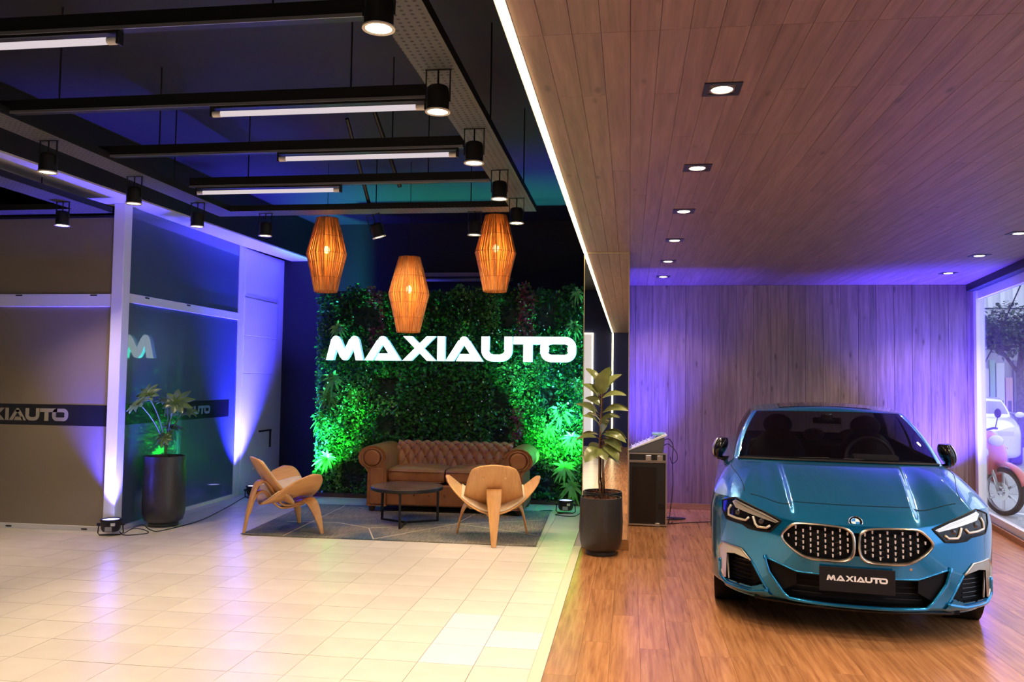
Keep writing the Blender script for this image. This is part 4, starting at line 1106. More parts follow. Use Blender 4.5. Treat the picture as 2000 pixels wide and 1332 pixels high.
class CarShell:
    def __init__(s, P):
        s.P = P; M = P['M']
        s.out = perimeter(*P['outer'], M); s.belt = perimeter(*P['belt'], M); s.roof = perimeter(*P['roof'], M)
        s.n = len(s.out); s.NT, s.NH, s.NC, s.NR = P['N']
        half = []
        for i in range(s.n):
            x, y = s.out[i]
            a = s.out[max(i - 1, 0)]; b = s.out[min(i + 1, s.n - 1)]
            t = Vector((b[0] - a[0], b[1] - a[1])).normalized(); nr = Vector((t.y, -t.x))
            if i == 0: nr = Vector((0, -1))
            if i == s.n - 1: nr = Vector((0, 1))
            half.append((x, y, nr))
        s.half = half
        s.rows = []                       # rows[k][i]: k runs up the side wall, over the bonnet, up the cabin, over the roof
        zt = [interp(y, *P['ztop']) if y < P['ymid'] else interp(y, *P['ztop_r']) for x, y, nr in half]
        for k in range(s.NT + 1):
            t = k / s.NT; row = []
            for i, (x, y, nr) in enumerate(half):
                z = P['zb'] + (zt[i] - P['zb']) * t
                ins = .06 * smooth(.10, 0, t) + .020 * smooth(.72, 1, t) ** 2 + P['waist'] * math.sin(PI * min(1, t * 1.15)) * (-1) * smooth(.5, 1.2, y)
                row.append(Vector((max(0., x - nr.x * ins), y - nr.y * ins, z)))
            s.rows.append(row)
        top = s.rows[-1]
        zbelt = [interp(q[1], *P['zbelt']) for q in s.belt]
        for k in range(1, s.NH + 1):
            a = k / s.NH; row = []
            for i in range(s.n):
                p = top[i]; q = s.belt[i]; x = p.x + (q[0] - p.x) * a; y = p.y + (q[1] - p.y) * a
                z = p.z + (zbelt[i] - p.z) * a + P['bulge'] * 4 * a * (1 - a) * (1 if y < 3.2 else .4)
                if y < 1.3:
                    xc = .345 + .06 * a
                    z += .020 * smooth(xc + .018, xc - .018, x) * smooth(0, .14, a) * smooth(1., .8, a)
                    z -= .010 * smooth(.10, .0, abs(x - xc - .07)) * smooth(.05, .3, a) * smooth(1., .7, a)
                row.append(Vector((x, y, z)))
            s.rows.append(row)
        zroof = [interp(q[1], *P['zroof']) - .016 * (q[0] / P['roof'][0]) ** 3 for q in s.roof]
        for k in range(1, s.NC + 1):
            a = k / s.NC; row = []
            for i in range(s.n):
                q = s.belt[i]; r = s.roof[i]; bl = .022 * 4 * a * (1 - a); nr = half[i][2]
                row.append(Vector((max(0, q[0] + (r[0] - q[0]) * a + nr.x * bl), q[1] + (r[1] - q[1]) * a + nr.y * bl * .6, zbelt[i] + (zroof[i] - zbelt[i]) * a + bl * .35)))
            s.rows.append(row)
        yc = [min(max(q[1], P['roof'][1] + .15), P['roof'][4] - .15) for q in s.roof]
        for k in range(1, s.NR + 1):
            a = k / s.NR; row = []
            for i in range(s.n):
                r = s.roof[i]; x = r[0] * (1 - a); y = r[1] + (yc[i] - r[1]) * a
                row.append(Vector((x, y, zroof[i] + P['crown'] * (1 - (1 - a) ** 2))))
            s.rows.append(row)
    def point(s, k, i):
        if i >= 0: return s.rows[k][i]
        p = s.rows[k][-i]; return Vector((-p.x, p.y, p.z))
    def mesh(s, keep, sides=(1, -1)):
        """keep(k, i, centre) for the right half; mirrored"""
        m = MB(); idx = {}
        def vid(k, i):
            if s.rows[k][abs(i)].x < 1e-6: i = abs(i)
            if (k, i) not in idx:
                idx[(k, i)] = len(m.v); m.v.append(tuple(s.point(k, i)))
            return idx[(k, i)]
        for k in range(len(s.rows) - 1):
            for i in range(s.n - 1):
                c = (s.rows[k][i] + s.rows[k][i + 1] + s.rows[k + 1][i] + s.rows[k + 1][i + 1]) / 4
                if not keep(k, i, c): continue
                for sg in sides:
                    f = [vid(k, sg * i), vid(k, sg * (i + 1)), vid(k + 1, sg * (i + 1)), vid(k + 1, sg * i)]
                    g = []
                    for q in f:
                        if q not in g: g.append(q)
                    if len(g) < 3: continue
                    m.f.append(tuple(g if sg > 0 else g[::-1]))
        return m
PAINT = mat('metallic blue paint', (.004, .215, .48), .20, .70, coat=1., coat_rough=.02)
CGLASS = pane_mat('car glass', (.32, .34, .38), .05)
SATIN = mat('satin bronze silver', (.58, .53, .45), .28, 1.)
GLOSSB = mat('gloss black', (.004, .004, .005), .14, spec=.4)
MATTB = mat('matt black plastic', (.004, .004, .005), .6, spec=.25)
CHROME = mat('chrome', (.85, .85, .86), .10, 1.)
RUBBER = mat('tyre rubber', (.015, .015, .016), .75)
CABIN = mat('cabin trim', (.018, .018, .020), .7)
def wheel(par, x, y, r=.31, w=.22, front=True):
    s = 1 if x > 0 else -1
    M = Matrix.Translation((x, y, r)) @ Matrix.Rotation(s * PI / 2, 4, 'Y')
    tyre = MB().lathe([(r * .70, -w / 2 + .01), (r * .9, -w / 2), (r * .985, -w / 2 + .03), (r, -w / 4), (r, w / 4), (r * .985, w / 2 - .03), (r * .9, w / 2), (r * .70, w / 2 - .01)], 40, M=M, caps=False).build('tyre', RUBBER, par, smooth=True, angle=40)
    rm = MB().lathe([(r * .71, -w / 2 + .01), (r * .66, w * .1), (r * .71, w / 2 - .012), (r * .73, w / 2 - .006)], 40, M=M, caps=False)
    for k in range(10):
        rm.box(.03, r * .69, -.014, .014, w / 2 - .045, w / 2 - .02, M @ Matrix.Rotation(2 * PI * k / 10, 4, 'Z'))
    rm.lathe([(.0001, w / 2 - .012), (.05, w / 2 - .015), (.055, w / 2 - .05)], 20, M=M)
    rm.build('rim', SATIN, tyre)
BL = dict(M=(120, 34, 22), N=(84, 24, 14, 8), outer=(.872, 0., .80, 2.5, 4.48, .75, 2.6), belt=(.725, 1.10, .17, 2.6, 4.15, .4, 2.4), roof=(.575, 1.86, .11, 2.8, 3.42, .2, 2.6), zb=.165, ymid=2.4, waist=.015,
          ztop=([0, .03, .06, .13, .21, .31, .5, .8, 1.2, 2.0, 2.6], [.672, .675, .690, .735, .768, .772, .762, .762, .80, .85, .87]), ztop_r=([2.3, 3.5, 4.3, 4.5], [.86, .91, .93, .92]),
          zbelt=([1.1, 1.15, 1.27, 2.5, 3.6, 4.2], [.952, .950, .938, .955, .985, .985]), zroof=([1.8, 2.0, 2.5, 3.1, 3.45], [1.288, 1.305, 1.33, 1.315, 1.27]), bulge=.022, crown=.038)
shell = CarShell(BL)
car = thing('car', 'metallic blue four-door saloon facing out with a black name plate', 'car', (1.335, 5.14, 0), -.135)
GR = [(.012, .503), (.06, .458), (.20, .457), (.295, .465), (.377, .518), (.432, .582), (.392, .632), (.345, .667), (.20, .668), (.06, .659), (.012, .625)]
LOW = [(-.49, .352), (-.405, .243), (-.375, .214), (0, .206), (.375, .214), (.405, .243), (.49, .352), (.512, .437), (.41, .404), (.335, .378), (0, .372), (-.335, .378), (-.41, .404), (-.512, .437)]
SIDE = [(.525, .272), (.60, .238), (.745, .242), (.782, .25), (.79, .40), (.772, .463), (.66, .456), (.60, .405)]
HEAD = [(.489, .597), (.548, .595), (.616, .600), (.651, .620), (.686, .623), (.752, .630), (.778, .68), (.780, .735), (.735, .758), (.695, .772), (.66, .762), (.52, .712), (.422, .668)]
def NTk(k): return k < shell.NT
k_cab0 = shell.NT + shell.NH; k_cab1 = k_cab0 + shell.NC
def is_ws(k, i, c): return k_cab0 <= k < k_cab1 and i < 88
def is_side(k, i, c): return k_cab0 + 1 <= k < k_cab1 - 1 and 117 <= i < 152 and i not in (134, 135)
def is_rear(k, i, c): return k_cab0 + 1 <= k < k_cab1 - 1 and i >= 160
def arch(c): return c.x > .70 and (math.hypot(c.y - .89, c.z - .305) < .335 or math.hypot(c.y - 3.47, c.z - .305) < .345)
full = shell.mesh(lambda k, i, c: True)
BVH = BVHTree.FromPolygons([Vector(v) for v in full.v], full.f)
def keep_body(k, i, c):
    if is_ws(k, i, c) or is_side(k, i, c) or is_rear(k, i, c): return False
    if NTk(k):
        if arch(c): return False
        if c.y < .5:
            q = (c.x, c.z)
            if pip(q, GR) or pip(q, LOW) or pip(q, SIDE): return False
    return True
body = shell.mesh(keep_body).build('body', PAINT, car, smooth=True, angle=38)
shell.mesh(is_ws).build('windscreen', CGLASS, car, smooth=True)
for sd in ((1,), (-1,)):
    for rg in ((117, 134), (136, 152)): shell.mesh(lambda k, i, c: is_side(k, i, c) and rg[0] <= i < rg[1], sd).build('side_window', CGLASS, car, smooth=True)
shell.mesh(is_rear).build('rear_window', CGLASS, car, smooth=True)
def proj(x, z, off):
    h = BVH.ray_cast(Vector((x, -2, z)), Vector((0, 1, 0)))
    y = h[0].y if h[0] is not None else sup(PI / 2, .872, 0, .8, 2.5)[1]
    return Vector((x, y - off, z))
def dense(poly, d=.02, closed=True):
    out = []
    for i in range(len(poly) if closed else len(poly) - 1):
        a, b = Vector(poly[i]), Vector(poly[(i + 1) % len(poly)]); n = max(1, int((b - a).length / d))
        out += [tuple(a.lerp(b, k / n)) for k in range(n)]
    if not closed: out.append(tuple(poly[-1]))
    return out
def round_poly(poly, it=2):
    for _ in range(it):
        q = []
        for i in range(len(poly)):
            a, b = Vector(poly[i]), Vector(poly[(i + 1) % len(poly)]); q += [tuple(a.lerp(b, .22)), tuple(a.lerp(b, .78))]
        poly = q
    return poly
def overlay(poly, off, mirror=False, step=.02, m=None):
    m = m or MB()
    bd = dense(poly, step); n = len(bd)
    xs = [p[0] for p in poly]; zs = [p[1] for p in poly]; pts = list(bd)
    x = min(xs) + step
    while x < max(xs):
        z = min(zs) + step
        while z < max(zs):
            if pip((x, z), poly) and min((p[0] - x) ** 2 + (p[1] - z) ** 2 for p in bd) > (step * .5) ** 2: pts.append((x, z))
            z += step
        x += step
    r = delaunay_2d_cdt([Vector(p) for p in pts], [(i, (i + 1) % n) for i in range(n)], [tuple(range(n))], 1, 1e-6)
    for sg in ((1, -1) if mirror == 'both' else (-1,) if mirror else (1,)):
        vs = [proj(sg * v.x, v.y, off) for v in r[0]]
        m.add(vs, [tuple(f) if sg < 0 else tuple(f)[::-1] for f in r[2]])
    return m
def loop_tube(poly, off, rad, mirror=False, closed=True, m=None, n=6):
    m = m or MB()
    sg = -1 if mirror else 1
    m.tube([proj(sg * x, z, off) for x, z in dense(poly, .018, closed)], rad, n, closed=closed); return m
def wall_loop(poly, o1, o2, mirror=False):
    sg = -1 if mirror else 1; d = dense(poly, .02); d.append(d[0])
    return MB().grid([[proj(sg * x, z, o1) for x, z in d], [proj(sg * x, z, o2) for x, z in d]])
def grow(poly, k):
    cx = sum(p[0] for p in poly) / len(poly); cz = sum(p[1] for p in poly) / len(poly)
    return [(cx + (p[0] - cx) * k, cz + (p[1] - cz) * k) for p in poly]
GRr = round_poly(GR, 2)
for mir_ in (False, True):
    m = MB(); sg = -1 if mir_ else 1
    poly = GRr; nP = len(poly)
    rows = []
    base_ = dense(poly, .012)
    for (k, o) in ((1.035, .0), (1.03, .010), (.99, .014), (.935, .006), (.93, -.02)):
        cx = sum(p[0] for p in poly) / nP; cz = sum(p[1] for p in poly) / nP
        rows.append([proj(sg * (cx + (x - cx) * (1 + (k - 1) * .75)), cz + (z - cz) * (1 + (k - 1) * 1.35), o) for x, z in base_])
    m.grid(rows, closed=True)
    g = m.build('kidney_grille', SATIN, car, smooth=True, angle=50)
    overlay(grow(GR, 1.03), -.055, mir_).build('grille_back', MATTB, g)
    wall_loop(GR, -.004, -.06, mir_).build('grille_wall', MATTB, g)
    st = MB(); ln = MB()
    for c in range(9):
        for r in range(6):
            x = .048 + c * .0415; z = .487 + r * .0335 + (.0165 if c % 2 else 0)
            if not pip((x, z), grow(GR, .86)): continue
            p = proj(sg * x, z, -.012)
            st.add([p + Vector(v) for v in ((-.0035, 0, -.009), (.0035, 0, -.009), (.005, 0, .010), (-.005, 0, .010), (-.002, .03, -.006), (.002, .03, -.006), (.003, .03, .006), (-.003, .03, .006))], [(0, 1, 2, 3), (0, 3, 7, 4), (1, 5, 6, 2), (3, 2, 6, 7), (0, 4, 5, 1)])
            if c < 8:
                x2 = x + .0415; z2 = z + (-.0165 if c % 2 else .0165)
                if pip((x2, z2), grow(GR, .9)): ln.tube([proj(sg * x, z, -.035), proj(sg * x2, z2, -.035)], .0022, 4)
    tag(st.build('grille_studs', mat('silver stud', (.80, .80, .82), .35, .45), g), kind='stuff'); tag(ln.build('grille_mesh', GLOSSB, g), kind='stuff')
    # headlight
    h = overlay(HEAD, .004, mir_, .02).build('headlight', GLOSSB, car, smooth=True)
    loop_tube(HEAD, .003, .006, mir_).build('seal', MATTB, h)
    overlay([(.695, .762), (.66, .750), (.522, .704), (.435, .664), (.455, .654), (.535, .672), (.616, .692), (.695, .712), (.715, .745)], .008, mir_, .015).build('daytime_lamp', mat('lamp crystal', (.75, .70, .62), .15, .6), h, smooth=True)
    loop_tube([(.70, .752), (.616, .722), (.522, .690), (.45, .662)], .010, .003, mir_, False).build('lamp_rib', CHROME, h)
    for ln_ in ([(.722, .722), (.738, .695), (.738, .657), (.686, .648), (.633, .646), (.612, .668)], [(.588, .676), (.575, .634), (.562, .618), (.51, .618), (.487, .635)]):
        loop_tube(ln_, .011, .0075, mir_, False).build('light_ring', mat('ring crystal', (.72, .66, .56), .2, .5), h, smooth=True)
    for (x, z) in ((.675, .685), (.535, .652)):
        MB().ball(tuple(proj((-1 if mir_ else 1) * x, z, .002)), (.022, .008, .018), 14, 8).build('projector', mat('projector glass', (.03, .03, .035), .05, coat=1.), h, smooth=True)
    # corner air intake with silver blade
    s_ = overlay(grow(SIDE, 1.05), -.07, mir_).build('corner_intake', MATTB, car)
    wall_loop(SIDE, .0, -.08, mir_).build('duct_wall', GLOSSB, s_)
    overlay([(.603, .402), (.66, .462), (.775, .472), (.800, .43), (.792, .30), (.770, .245), (.756, .255), (.750, .412), (.70, .424), (.64, .412)], .012, mir_, .015).build('silver_blade', SATIN, s_, smooth=True)
    loop_tube([(.603, .402), (.66, .462), (.775, .472), (.800, .43), (.792, .30), (.770, .245)], .008, .006, mir_, False).build('blade_edge', SATIN, s_, smooth=True)
    loop_tube([(.745, .40), (.735, .25)], -.01, .006, mir_, False).build('duct_fin', SATIN, s_)
    hz = MB()
    for r in range(6): loop_tube([(.60 + r * .0, .26 + r * .026), (.735, .26 + r * .026)], -.05, .004, mir_, False, hz)
    hz.build('duct_slats', GLOSSB, s_)
    loop_tube([(.792, .36), (.792, .255), (.750, .218), (.61, .212), (.50, .236)], .010, .013, mir_, False).build('bumper_lip', PAINT, s_, smooth=True)
    overlay([(.475, .205), (.54, .178), (.745, .186), (.80, .285), (.792, .262), (.745, .232), (.605, .228), (.535, .262)], .016, mir_, .015).build('bumper_blade', PAINT, s_, smooth=True)
    loop_tube([(.60, .403), (.525, .272), (.50, .236)], .001, .007, mir_, False).build('intake_edge', PAINT, s_, smooth=True)
    # inner duct panel of the lower intake
    overlay([(.338, .375), (.41, .40), (.500, .425), (.478, .345), (.41, .255), (.335, .30)], -.015, mir_).build('side_duct', mat('dark duct', (.003, .003, .004), .5, spec=.2), s_, smooth=True)
li = overlay(grow(LOW, 1.03), -.08).build('lower_intake', MATTB, car)
loop_tube([(-.512, .437), (-.41, .404), (-.335, .378), (0, .372), (.335, .378), (.41, .404), (.512, .437)], .001, .006, closed=False).build('intake_edge', PAINT, li, smooth=True)
wall_loop(LOW, .0, -.08).build('duct_wall', GLOSSB, li)
loop_tube([(-.520, .450), (-.515, .42), (-.495, .352), (-.415, .243), (-.38, .212), (-.2, .2), (0, .197), (.2, .2), (.38, .212), (.415, .243), (.495, .352), (.515, .42), (.520, .450)], .006, .012, closed=False).build('intake_lip', PAINT, li, smooth=True)
for z in (.25, .285, .32): loop_tube([(-.36, z), (.36, z)], -.05, .005, closed=False).build('intake_slat', MATTB, li)
loop_tube([(-.56, .172), (-.4, .178), (0, .172), (.4, .178), (.56, .172)], .008, .012, closed=False).build('splitter', GLOSSB, car, smooth=True)
for s in (-1, 1):
    MB().lathe([(.0001, .003), (.008, .003), (.009, 0)], 12, M=Matrix.Translation(proj(s * .295, .437, .0)) @ Matrix.Rotation(PI / 2, 4, 'X')).build('parking_sensor', CHROME if s > 0 else PAINT, car)
# bonnet shut line and panel gaps
def drop(x, y, off=.0005):
    h = BVH.ray_cast(Vector((x, y, 3)), Vector((0, 0, -1))); return h[0] + Vector((0, 0, off))
ls = [drop(x, .235 + .10 * (abs(x) / .62) ** 2.2) for x in [-.60 + .03 * k for k in range(41)]]
MB().tube(ls, .0028, 5).build('bonnet_gap', MATTB, car)
for s in (-1, 1):
    MB().tube([drop(s * (.64 + .10 * smooth(.35, 1.1, y) - .02 * smooth(1.0, 1.2, y)), y) for y in [.36 + .05 * k for k in range(17)]], .0024, 5).build('bonnet_gap', MATTB, car)
cowl = [shell.point(k_cab0, i) + Vector((0, -.012, .004)) for i in range(-88, 89)]
MB().tube(cowl, .012, 6).build('cowl', MATTB, car)
for a, b in (((-.62, 1.18, .955), (-.05, 1.13, .975)), ((.05, 1.13, .972), (.6, 1.2, .958))): MB().tube([a, b], .007, 6).build('wiper', MATTB, car)
# badge
bp_ = drop(0, .055); bn = Vector((0, -.72, .70)).normalized()
BM = Matrix.Translation(bp_ + bn * .002) @ bn.to_track_quat('Z', 'Y').to_matrix().to_4x4()
bd = MB().lathe([(.041, -.004), (.041, .004), (.038, .006), (.036, .004)], 32, M=BM, caps=False).build('badge', CHROME, car, smooth=True)
MB().lathe([(.037, .003), (.0001, .0031)], 32, M=BM, caps=False).build('badge_ring', GLOSSB, bd)
for q in range(4):
    a0 = q * 90; pts = [(0, 0)] + [(.0235 * math.cos(math.radians(a0 + 9 * k)), .0235 * math.sin(math.radians(a0 + 9 * k))) for k in range(11)]
    MB().prism(pts, .003, .0042, 'z', M=BM).build('badge_quarter', mat('badge white', (.8, .8, .8), .3) if q % 2 == 0 else mat('badge blue', (.03, .22, .6), .3), bd)
MB().lathe([(.0235, .0032), (.0255, .0045), (.0245, .0032)], 32, M=BM, caps=False).build('badge_inner_rim', CHROME, bd)
# name plate
pl = MB().box(-.212, .204, -.026, -.018, .288, .432).build('name_plate', mat('plate black', (.007, .007, .009), .5, spec=.3), car, bevel=.002)
hl = .0325
for le in letters(hl):
    m = MB()
    for pc in le: m.prism([(-.004 - hl * 5.15 + x, .352 + z) for x, z in pc], -.0275, -.0262, 'y')
    m.build('letter', mat('plate white', (.85, .85, .85), .4), pl)
# folded door mirrors
for s in (-1, 1):
    rows = []
    for k in range(9):
        t = k / 8; z = .915 + .155 * t
        w = .058 * math.sin(PI * (.20 + .66 * (1 - t) ** .9)) ** .8; cx = .824 + .028 * (1 - t) - .012 * t
        d = .115 * math.sin(PI * (.2 + .62 * (1 - t)))
        rows.append([(s * (cx + w * math.cos(2 * PI * q / 16)), 1.62 + d * math.sin(2 * PI * q / 16), z) for q in range(16)])
    m = MB().grid(rows, closed=True); m.f.append(tuple(range(16))[::-1]); m.f.append(tuple(8 * 16 + q for q in range(16)))
    mm = m.build('door_mirror', GLOSSB, car, smooth=True, angle=60)
    rows2 = [[(s * (r[0] * s + (r[0] * s - .82) * .02 + (.004)), r[1] - .003, r[2] + .003) for r in (row[q] for q in (15, 0, 1, 2, 3))] for row in rows[1:]]
    rows2 = [[(row[q][0] + s * .003, row[q][1] - .003, row[q][2] + .002) for q in (-2, -1, 0, 1, 2)] for row in rows[1:]]
    MB().grid(rows2).build('mirror_cap', SATIN, mm, smooth=True, solid=.002)
    MB().tube([(s * .72, 1.60, .915), (s * .80, 1.60, .905), (s * .85, 1.61, .918)], [.014, .018, .02], 8).build('mirror_foot', GLOSSB, mm, smooth=True)
for x in (-.705, .705):
    for y in (.89, 3.47): wheel(car, x, y, .31, .20)
MB().box(-.58, .58, .16, 4.3, .165, .20).build('floor_pan', MATTB, car)
for s in (-1, 1):
    for y in (.89, 3.47):
        MB().lathe([(.34, -.12), (.34, .10)], 32, M=Matrix.Translation((s * .72, y, .305)) @ Matrix.Rotation(PI / 2, 4, 'Y'), caps=False).build('wheel_well', MATTB, car)
# roof: glass sunroof panel and cabin
sr = [[Vector((x, y, 0)) for x in [-.36 + .09 * q for q in range(9)]] for y in [2.02 + .1 * q for q in range(10)]]
MB().grid([[tuple(drop(p.x, p.y, .004)) for p in row] for row in sr]).build('sunroof', mat('sunroof glass', (.03, .012, .012), .05, coat=1.), car, smooth=True)
ci = MB().prism([(1.16, .80), (1.75, .80), (1.78, .90), (1.62, .935), (1.18, .93)], -.66, .66, 'x').build('dashboard', CABIN, car, bevel=.02)
MB().prism([(1.58, .93), (1.75, .93), (1.74, .97), (1.62, .975)], .17, .50, 'x').build('instrument_hood', mat('grey trim', (.06, .06, .058), .6), ci, bevel=.02)
def seat(x, y, w=.25):
    m = MB()
    for (cx, cy, cz, rx, ry, rz) in ((x, y, .80, w, .09, .33),): m.ball((cx, cy, cz), (rx, ry, rz), 20, 12)
    o = m.build('seat', CABIN, car, smooth=True)
    MB().ball((x, y + .04, 1.155), (.125, .055, .095), 16, 10).build('headrest', CABIN, o, smooth=True)
    MB().box(x - w, x + w, y - .5, y, .45, .58).build('squab', CABIN, o, bevel=.04)
seat(-.36, 2.35); seat(.36, 2.35)
MB().box(-.60, .60, 3.1, 3.25, .5, .98).build('rear_bench', CABIN, car, bevel=.05)
for x in (-.33, .0, .33): MB().ball((x, 3.2, 1.03), (.10, .05, .06), 12, 8).build('rear_headrest', CABIN, car, smooth=True)
SWM = Matrix.Translation((.315, 1.80, .925)) @ Matrix.Rotation(math.radians(68), 4, 'X')
MB().tube([SWM @ Vector((.175 * math.cos(2 * PI * k / 36), .175 * math.sin(2 * PI * k / 36), 0)) for k in range(36)], .014, 8, closed=True).build('steering_wheel', mat('wheel leather', (.03, .03, .032), .35), car, smooth=True)
MB().box(-.16, .16, -.02, .02, -.01, .01, SWM).build('wheel_spoke', CABIN, ci)
MB().box(-.11, .11, 1.80, 1.825, 1.195, 1.245).build('interior_mirror', GLOSSB, car, bevel=.01)
MB().lathe([(.055, 0), (.04, .05)], 16, c=(0, 1.83, 1.225)).build('sensor_housing', GLOSSB, ci)
MB().box(-.6, .6, 1.3, 3.9, .3, .5).build('cabin_floor', CABIN, car)
# ================================================================== THE STREET OUTSIDE
PAVE = noisy('pavement concrete', (.36, .36, .39), (.44, .44, .47), 2., .8)
gr = struct(MB().prism([(wx(-4.7) + .05, -4.7), (40, -4.7), (40, 45), (-2, 45), (-2, 11.35), (4.05, 11.35), (wx(10.3) + .06, 10.3)], -.14, -.03).build('ground', PAVE))
struct(MB().box(-2, 40, 12.8, 26.5, -.05, -.026).build('road', noisy('asphalt', (.30, .30, .32), (.38, .38, .40), 3., .9)))
# building across the street
bld = thing('shop_building', 'pale shop building with a ribbed metal upper front across the street', 'building', (12, 30.5, -.03))
MB().box(-7, 9, 0, 6, 0, 4.3).build('wall', mat('shop wall', (.42, .43, .50), .7), bld)
MB().box(-7, 9, -.25, 5.9, 4.3, 6.6).build('upper_front', mat('ribbed metal', (.66, .68, .74), .5), bld)
for k in range(40): MB().box(-7 + k * .4, -6.86 + k * .4, -.33, -.24, 4.3, 6.6).build('metal_rib', mat('metal rib', (.74, .76, .82), .5), bld)
MB().prism([(-1.6, 3.75), (-.05, 4.15), (-.05, 4.3), (-1.6, 3.9)], -7, 9, 'x').build('awning', mat('awning sheet', (.40, .42, .48), .6), bld)
for k, (x, w, h, c) in enumerate(((-1.0, .8, 2.4, (.3, .3, .38)), (.0, .28, 2.2, (.70, .68, .72)), (.32, .16, 2.5, (.36, .55, .50)), (.52, .26, 2.4, (.66, .70, .68)), (.82, .22, 1.9, (.62, .40, .42)), (1.08, .3, 2.5, (.20, .20, .30)), (1.45, .5, 2.5, (.66, .66, .72)))):
    MB().box(x, x + w, -.12, .0, .0, h).build('shop_bay', mat('shop bay %d' % k, c, .6), bld)
    MB().box(x + .06, x + w - .06, -.15, -.11, .0, 1.1).build('shop_door', mat('shop door', (.10, .10, .16), .4), bld)
# street tree
tr = thing('street_tree', 'leafy street tree in front of the shop building', 'tree', (10.15, 23.2, -.03))
MB().tube([(0, 0, 0), (.03, 0, .9), (-.02, 0, 1.9), (.1, .1, 2.9)], [.13, .11, .09, .05], 10).build('trunk', noisy('tree bark', (.09, .08, .08), (.17, .15, .14), 12., .9), tr, smooth=True)
for dx, dz in ((-.8, 2.9), (.7, 3.1), (.2, 3.2)): MB().tube([(-.02, 0, 1.9), (dx * .5, .1, 2.5), (dx, .1, dz)], [.05, .04, .02], 7).build('branch', MATS['tree bark'], tr, smooth=True)
cr = MB(); r7 = random.Random(5)
for k in range(5200):
    b = r7.choice(((-1.0, 0, 3.0, .5), (-.2, .2, 3.25, .6), (.6, 0, 3.1, .6), (-.5, -.3, 2.75, .4), (.3, -.4, 2.7, .45), (-1.7, .1, 3.1, .45), (1.3, .1, 3.3, .6)))
    d = Vector((r7.gauss(0, 1), r7.gauss(0, 1), r7.gauss(0, 1))).normalized() * b[3] * r7.random() ** .4
    put_leaf(cr, Vector((b[0], b[1], b[2])) + d, r7.uniform(.10, .18), .045, Vector((r7.gauss(0, 1), r7.gauss(0, 1), r7.gauss(0, .6))), Vector((0, 0, 1)))
tag(cr.build('crown', leaf_mat('street leaf', (.05, .10, .05), (.12, .20, .10)), tr), kind='stuff')
# parked cars
def street_car(name, label, loc, rz, paint, glass=(.10, .10, .16)):
    P = dict(BL); P['M'] = (24, 16, 12); P['N'] = (14, 10, 8, 4)
    sh = CarShell(P); c = thing(name, label, 'car', loc, rz)
    a = sh.NT + sh.NH; b = a + sh.NC
    gl = lambda k, i, q: a + 1 <= k < b - 1 and (i < 18 or 24 <= i < 39 and i != 31 or i >= 44)
    sh.mesh(lambda k, i, q: not gl(k, i, q)).build('body', paint, c, smooth=True, angle=40)
    gm = mat('street car glass', glass, .08, coat=1.)
    sh.mesh(lambda k, i, q: gl(k, i, q) and i < 18).build('windscreen', gm, c, smooth=True)
    for sd in ((1,), (-1,)): sh.mesh(lambda k, i, q: gl(k, i, q) and 24 <= i < 31, sd).build('side_window', gm, c, smooth=True); sh.mesh(lambda k, i, q: gl(k, i, q) and 32 <= i < 39, sd).build('side_window', gm, c, smooth=True)
    sh.mesh(lambda k, i, q: gl(k, i, q) and i >= 44).build('rear_window', gm, c, smooth=True)
    bv = BVHTree.FromPolygons(*(lambda m: ([Vector(v) for v in m.v], m.f))(sh.mesh(lambda k, i, q: True)))
    def fr(x, z, o): 
        h = bv.ray_cast(Vector((x, -2, z)), Vector((0, 1, 0))); return Vector((x, (h[0].y if h[0] else .5) - o, z))
    for s in (-1, 1):
        MB().grid([[fr(s * (.45 + .07 * i), z, .006) for i in range(5)] for z in (.60, .65, .69)]).build('headlight', mat('street lamp glass', (.6, .6, .66), .15), c, smooth=True)
    MB().grid([[fr(-.35 + .1 * i, z, .006) for i in range(8)] for z in (.52, .57, .62)]).build('grille', MATTB, c)
    MB().grid([[fr(-.4 + .1 * i, z, .006) for i in range(9)] for z in (.24, .30, .36)]).build('air_intake', MATTB, c)
    MB().box(-.2, .2, -.03, -.01, .40, .49).build('number_plate', mat('blank plate', (.7, .7, .72), .5), c)
    for x in (-.78, .78):
        for y in (.89, 3.47): wheel(c, x, y)
    for s in (-1, 1): MB().ball((s * .90, 1.55, .98), (.09, .05, .06), 12, 8).build('door_mirror', paint, c, smooth=True)
    return c
street_car('parked_car', 'white car parked on the street behind the motorcycle', (6.65, 17.3, -.026), -.36, mat('white car paint', (.80, .80, .84), .3, coat=1.))
street_car('parked_car', 'silver grey car parked nearest the street tree', (8.75, 17.4, -.026), -1.15, mat('silver car paint', (.42, .43, .50), .3, .4, coat=1.))
street_car('parked_car', 'dark car parked across the road before the shops', (11.2, 25.0, -.026), 1.5, mat('dark car paint', (.06, .06, .10), .3, coat=1.))
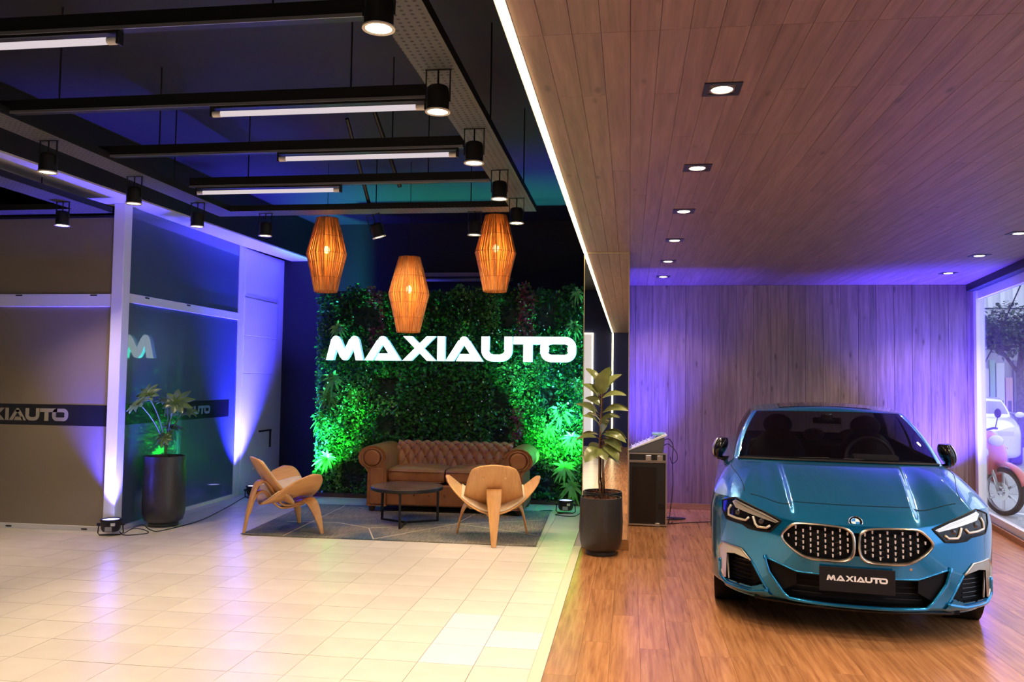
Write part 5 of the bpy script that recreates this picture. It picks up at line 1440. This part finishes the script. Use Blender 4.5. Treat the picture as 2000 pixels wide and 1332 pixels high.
# motorcycle
RED = mat('red bodywork', (.62, .10, .10), .3, coat=1.); mo = thing('motorcycle', 'red underbone motorcycle parked just outside the shop window', 'motorcycle', (4.215, 11.27, -.03), -2.715)
def mwheel(y, nm):
    M = Matrix.Translation((0, y, .29)) @ Matrix.Rotation(PI / 2, 4, 'Y')
    t = MB().lathe([(.235, -.03), (.275, -.036), (.29, -.012), (.29, .012), (.275, .036), (.235, .03)], 36, M=M, caps=False).build(nm, RUBBER, mo, smooth=True)
    MB().lathe([(.236, -.02), (.222, 0), (.236, .02)], 36, M=M, caps=False).build('rim', mat('alloy rim', (.55, .55, .58), .3, .8), t)
    sp_ = MB()
    for k in range(6): sp_.box(.02, .228, -.012, .012, -.01, .01, M @ Matrix.Rotation(k * PI / 3, 4, 'Z'))
    sp_.lathe([(.035, -.05), (.035, .05)], 16, M=M); sp_.build('spokes', MATS['alloy rim'], t)
    MB().lathe([(.06, .036), (.11, .036), (.11, .041), (.06, .041)], 28, M=M, caps=False).build('brake_disc', STEEL, t)
mwheel(.62, 'front_wheel'); mwheel(-.60, 'rear_wheel')
for s in (-1, 1): MB().tube([(s * .075, .62, .29), (s * .075, .46, .78)], .02, 8).build('fork_leg', STEEL, mo, smooth=True)
MB().grid([[(x, .62 + .33 * math.cos(a), .29 + .33 * math.sin(a) + .03 * (1 - (x / .075) ** 2)) for x in (-.07, -.04, 0, .04, .07)] for a in [math.radians(15 + 12 * k) for k in range(11)]]).build('front_mudguard', RED, mo, smooth=True, solid=.008)
rows = []
for z, y, w, d in ((.48, .50, .10, .05), (.58, .50, .17, .08), (.70, .48, .20, .11), (.82, .44, .19, .12), (.93, .40, .15, .10), (1.0, .36, .09, .06)):
    rows.append([(w * math.cos(2 * PI * q / 18), y + d * math.sin(2 * PI * q / 18), z) for q in range(18)])
m = MB().grid(rows, closed=True); m.f.append(tuple(range(18))[::-1]); m.f.append(tuple(5 * 18 + q for q in range(18))); m.build('front_cowl', RED, mo, smooth=True, angle=60)
MB().ball((0, .525, .885), (.11, .05, .075), 16, 10).build('headlight', mat('moto lamp', (.8, .8, .84), .1, coat=1.), mo, smooth=True)
for s in (-1, 1): MB().ball((s * .15, .50, .74), (.035, .05, .07), 12, 8).build('indicator', mat('moto lamp clear', (.75, .72, .74), .2), mo, smooth=True)
MB().tube([(-.34, .22, 1.02), (-.2, .30, 1.03), (0, .33, 1.0), (.2, .30, 1.03), (.34, .22, 1.02)], .014, 8).build('handlebar', MATTB, mo, smooth=True)
for s in (-1, 1):
    MB().tube([(s * .24, .29, 1.03), (s * .30, .27, 1.16)], .007, 6).build('mirror_stem', MATTB, mo)
    MB().ball((s * .315, .26, 1.215), (.055, .018, .06), 14, 8).build('mirror', MATTB, mo, smooth=True)
for s in (-1, 1):
    MB().prism([(.47, .36), (.52, .80), (.40, .84), (.26, .50), (.30, .34)], s * .17, s * .19, 'x').build('leg_shield', RED, mo, bevel=.006)
MB().prism([(.30, .40), (.42, .70), (.30, .74), (.05, .48), (-.60, .62), (-.75, .70), (-.70, .56), (-.2, .34)], -.09, .09, 'x').build('body_panel', RED, mo, bevel=.02)
MB().prism([(.02, .62), (-.1, .74), (-.45, .76), (-.75, .80), (-.78, .74), (-.3, .62)], -.12, .12, 'x').build('seat', MATTB, mo, bevel=.03)
MB().box(-.11, .11, -.12, .22, .18, .40).build('engine', mat('engine grey', (.25, .25, .27), .5, .6), mo, bevel=.03)
MB().tube([(.1, .12, .24), (.12, -.2, .22), (.13, -.62, .30)], [.02, .03, .045], 10).build('exhaust', STEEL, mo, smooth=True)
MB().tube([(-.10, -.05, .18), (-.18, -.12, -.0)], .01, 6).build('side_stand', MATTB, mo)
tag(MB().tube([(4.62, 14, -.03), (5.70, 14, 2.10), (6.19, 14, 3.24), (7.14, 14, 5.45)], .010, 6).build('guy_wire', MATTB), 'thin dark wire slanting up from the road outside the shop window', 'wire')
tag(MB().tube([(7.22, 14, -.05), (7.22, 14, 6.2)], [.12, .09], 12).build('utility_pole', MATS['tree bark'], None, smooth=True), 'round utility pole beside the road holding the slanting wire', 'pole')
